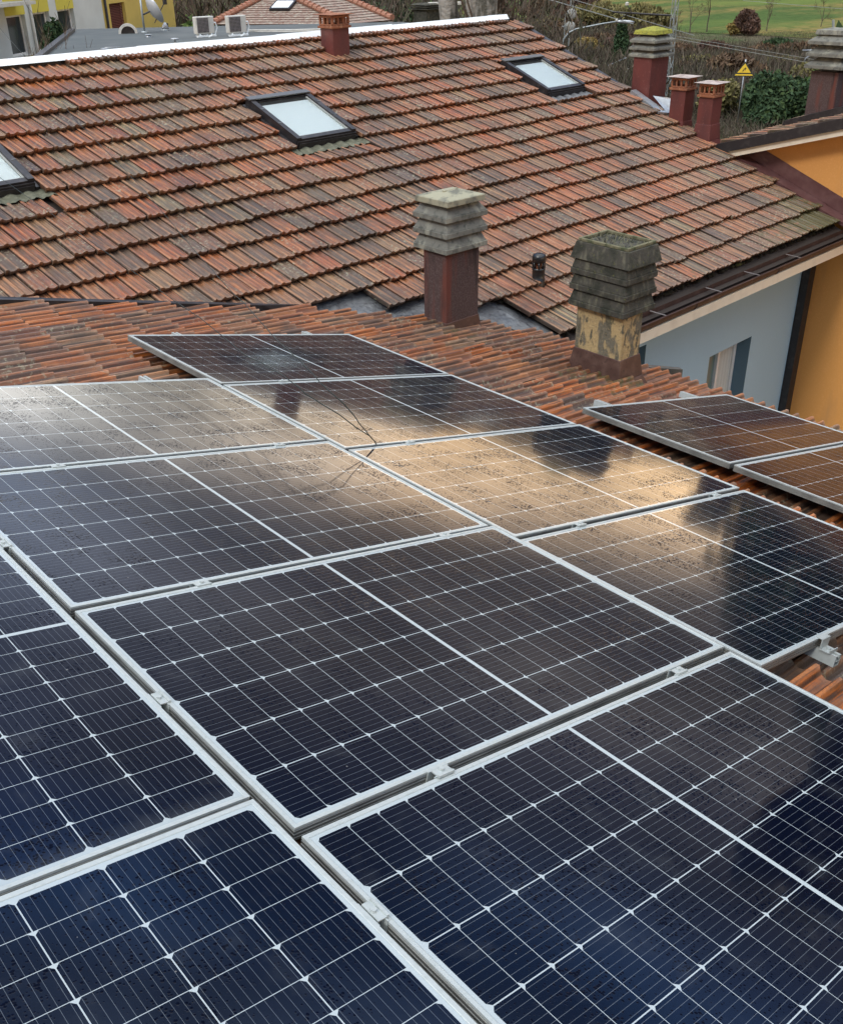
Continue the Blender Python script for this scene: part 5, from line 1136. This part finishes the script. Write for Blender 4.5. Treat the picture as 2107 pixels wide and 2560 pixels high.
# wires
def wire(a,b,r,label,sag=.3):
    mb=MB(); n=24; mb.tube([a.lerp(b,i/n)-V((0,0,sag*4*(i/n)*(1-i/n))) for i in range(n+1)],r,4); tag(mb.build('overhead_wire',m_steel),label,'wire','overhead wires of the railway')
wire(vh(1090,-14),vh(1304,48),.03,'lower overhead wire crossing left of the lattice mast',.0); wire(vh(1160,-8),vh(1430,72),.02,'upper overhead wire crossing left of the lattice mast',.0)
PR=gp(1690,200); nn2=(CAM-PR); nn2.z=0; nn2.normalize(); vh2=lambda x,y: hit(x,y,nn2,PR)
wire(vh(1375,76),vh2(1665,128),.028,'thicker wire running from the mast to the chimney at the right',.0); wire(vh(1385,72),vh2(1690,124),.018,'thinner wire just above the thick one at the right',.0)
wire(vh2(1530,0),vh2(1745,18),.014,'faint wire in front of the meadow',.0)
T=W('catenary_arm',V((PR.x,PR.y,0)),'curved white tube arm of the overhead line left of the far right chimney','catenary arm'); mb=MB()
mb.tube([vh2(1652,103),vh2(1705,102)],.045,6); mb.tube([vh2(1655,128),vh2(1660,118),vh2(1680,110),vh2(1695,98),vh2(1702,80),vh2(1720,62)],.04,6); mb.tube([vh2(1655,128),vh2(1672,131),vh2(1700,133)],.05,6); T.part('tube',mb,m_zinc,smooth=True)
mb=MB(); mb.tube([vh2(1716,40),V((vh2(1716,200).x,vh2(1716,200).y,0))],.08,8); T.part('post',mb,m_steel)
# street lamp
P=gp(1190,190); nn3=(CAM-P); nn3.z=0; nn3.normalize(); v3=lambda x,y: hit(x,y,nn3,P)
T=W('street_lamp',P,'street lamp with a long curved grey arm beyond the right verge','street lamp'); mb=MB(); q=v3(1158,90); mb.tube([V((q.x,q.y,0)),v3(1158,90),v3(1162,78),v3(1172,66),v3(1186,59),v3(1210,54),v3(1240,48),v3(1272,43)],[.08,.07,.06,.055,.05,.05,.045,.045],8); T.part('pole',mb,m_steel,smooth=True)
mb=MB(); a,b=v3(1268,43),v3(1306,45); mb.tube([a,a.lerp(b,.2),a.lerp(b,.75),b],[.06,.11,.12,.05],10); T.part('lamp_head',mb,m_zinc,smooth=True)
# round signals
P=gp(1178,170); nn4=(CAM-P); nn4.z=0; nn4.normalize(); v4=lambda x,y: hit(x,y,nn4,P); a4=nn4.cross(V((0,0,1)))
T=W('signal_post',P,'post with two round grey discs and twin uprights left of the lamp arm','signal'); mb=MB()
mb.tube([V((v4(1176,0).x,v4(1176,0).y,0)),v4(1176.5,-15)],.045,6); mb.tube([v4(1180,20),v4(1181,-15)],.045,6); mb.tube([v4(1164,28),v4(1162,75)],.04,6); mb.tube([v4(1158,54),v4(1182,50)],.04,6); T.part('post',mb,m_steel)
for cx_,cy_ in ((1177,28),(1174,54)):
    mb=MB(); c=v4(cx_,cy_); r=.37; mb.lathe(c,[(0,.09),(r*.7,.07),(r,.0),(r,-.04),(0,-.05)],24,0,(a4,V((0,0,1)),nn4)); T.part('disc',mb,mat('disc_grey',(.30,.31,.29),.5,.4),smooth=True)
# railings and low wall beyond the verge
P=gp(1250,165); nn5=(CAM-P); nn5.z=0; nn5.normalize(); v5=lambda x,y: hit(x,y,nn5,P)
T=W('railing',P,'grey pipe railing beyond the right verge, left of the red chimney','railing'); mb=MB()
for a,b in (((1225,137),(1300,150)),((1235,147),(1310,151)),((1230,156),(1310,159)),((1232,143),(1290,118)),((1248,150),(1262,139)),((1272,172),(1310,172))): mb.tube([v5(*a),v5(*b)],.035,5)
for x in (1240,1268,1296): q=v5(x,150); mb.tube([V((q.x,q.y,0)),q],.035,5)
T.part('rails',mb,m_zinc)
P=gp(1272,180); T=W('low_wall',P,'pale concrete wall with reddish scribbles behind the railing','wall'); nn6=nn5; v6=lambda x,y: hit(x,y,nn6,P); mb=MB()
pp=[v6(1238,165),v6(1290,176),v6(1297,140),v6(1262,150)]; bk_=[p-nn6*.25 for p in pp]; mb.hexa(pp+bk_); T.part('panel',mb,mat('pale_concrete',(.34,.33,.29),.9,.2,noise=[(1.5,5,(.30,.12,.10),.56,.62,I3),(3,4,(.22,.22,.19),.45,.7,I3)]))
# warning sign
P=gp(1517,262); top=zat(P,122); T=W('warning_sign',P,'yellow triangular warning sign with a black border on a thin grey pole','sign'); nn7=(CAM-P); nn7.z=0; nn7.normalize(); v7=lambda x,y: hit(x,y,nn7,P)
mb=MB(); mb.tube([P,V((P.x,P.y,top+.02))],.035,8); T.part('pole',mb,m_zinc,smooth=True); mb=MB(); mb.lathe(P,[(.35,.0),(.33,.08),(0,.09)],12); T.part('footing',mb,m_mossc)
c=V((P.x,P.y,0)); a7=V((0,0,1)).cross(nn7); zt=zat(P,126); zb=zat(P,156); 
def tri(mb,zt,zb,hw,d,t=.012,hw2=0.0):
    A=[c+a7*-hw+V((0,0,zb))+nn7*d,c+a7*hw+V((0,0,zb))+nn7*d,c+a7*hw2+V((0,0,zt))+nn7*d,c-a7*hw2+V((0,0,zt))+nn7*d]; Bk=[p-nn7*t for p in A]; mb.hexa([*Bk,*A])
hw=17.5*S_/FPX*(P-CAM).length; hT=zt-zb
mb=MB(); tri(mb,zt,zb,hw,.06,.02,.01); sg=T.part('plate',mb,m_signblack)
mb=MB(); tri(mb,zt-hT*.13,zb+hT*.24,hw*.68,.07,.006,.01); tri(mb,zb+hT*.15,zb+hT*.05,hw*.90,.07,.006,hw*.80); q=T.part('yellow_face',mb,m_yellow); q.parent=sg
mb=MB() # the dark mark on the face
for pts2 in ([(-.20,.34),(-.10,.34),(-.02,.47),(-.10,.47)],[(.02,.42),(.10,.42),(.14,.60),(.05,.60)],[(-.06,.47),(.0,.47),(.0,.56),(-.05,.56)],[(.06,.52),(.16,.50),(.18,.55),(.08,.58)]):
    A=[c+a7*(x*hw)+V((0,0,zb+hT*z))+nn7*.078 for x,z in pts2]; mb.hexa([p-nn7*.006 for p in A]+A)
q=T.part('symbol',mb,m_signblack); q.parent=sg
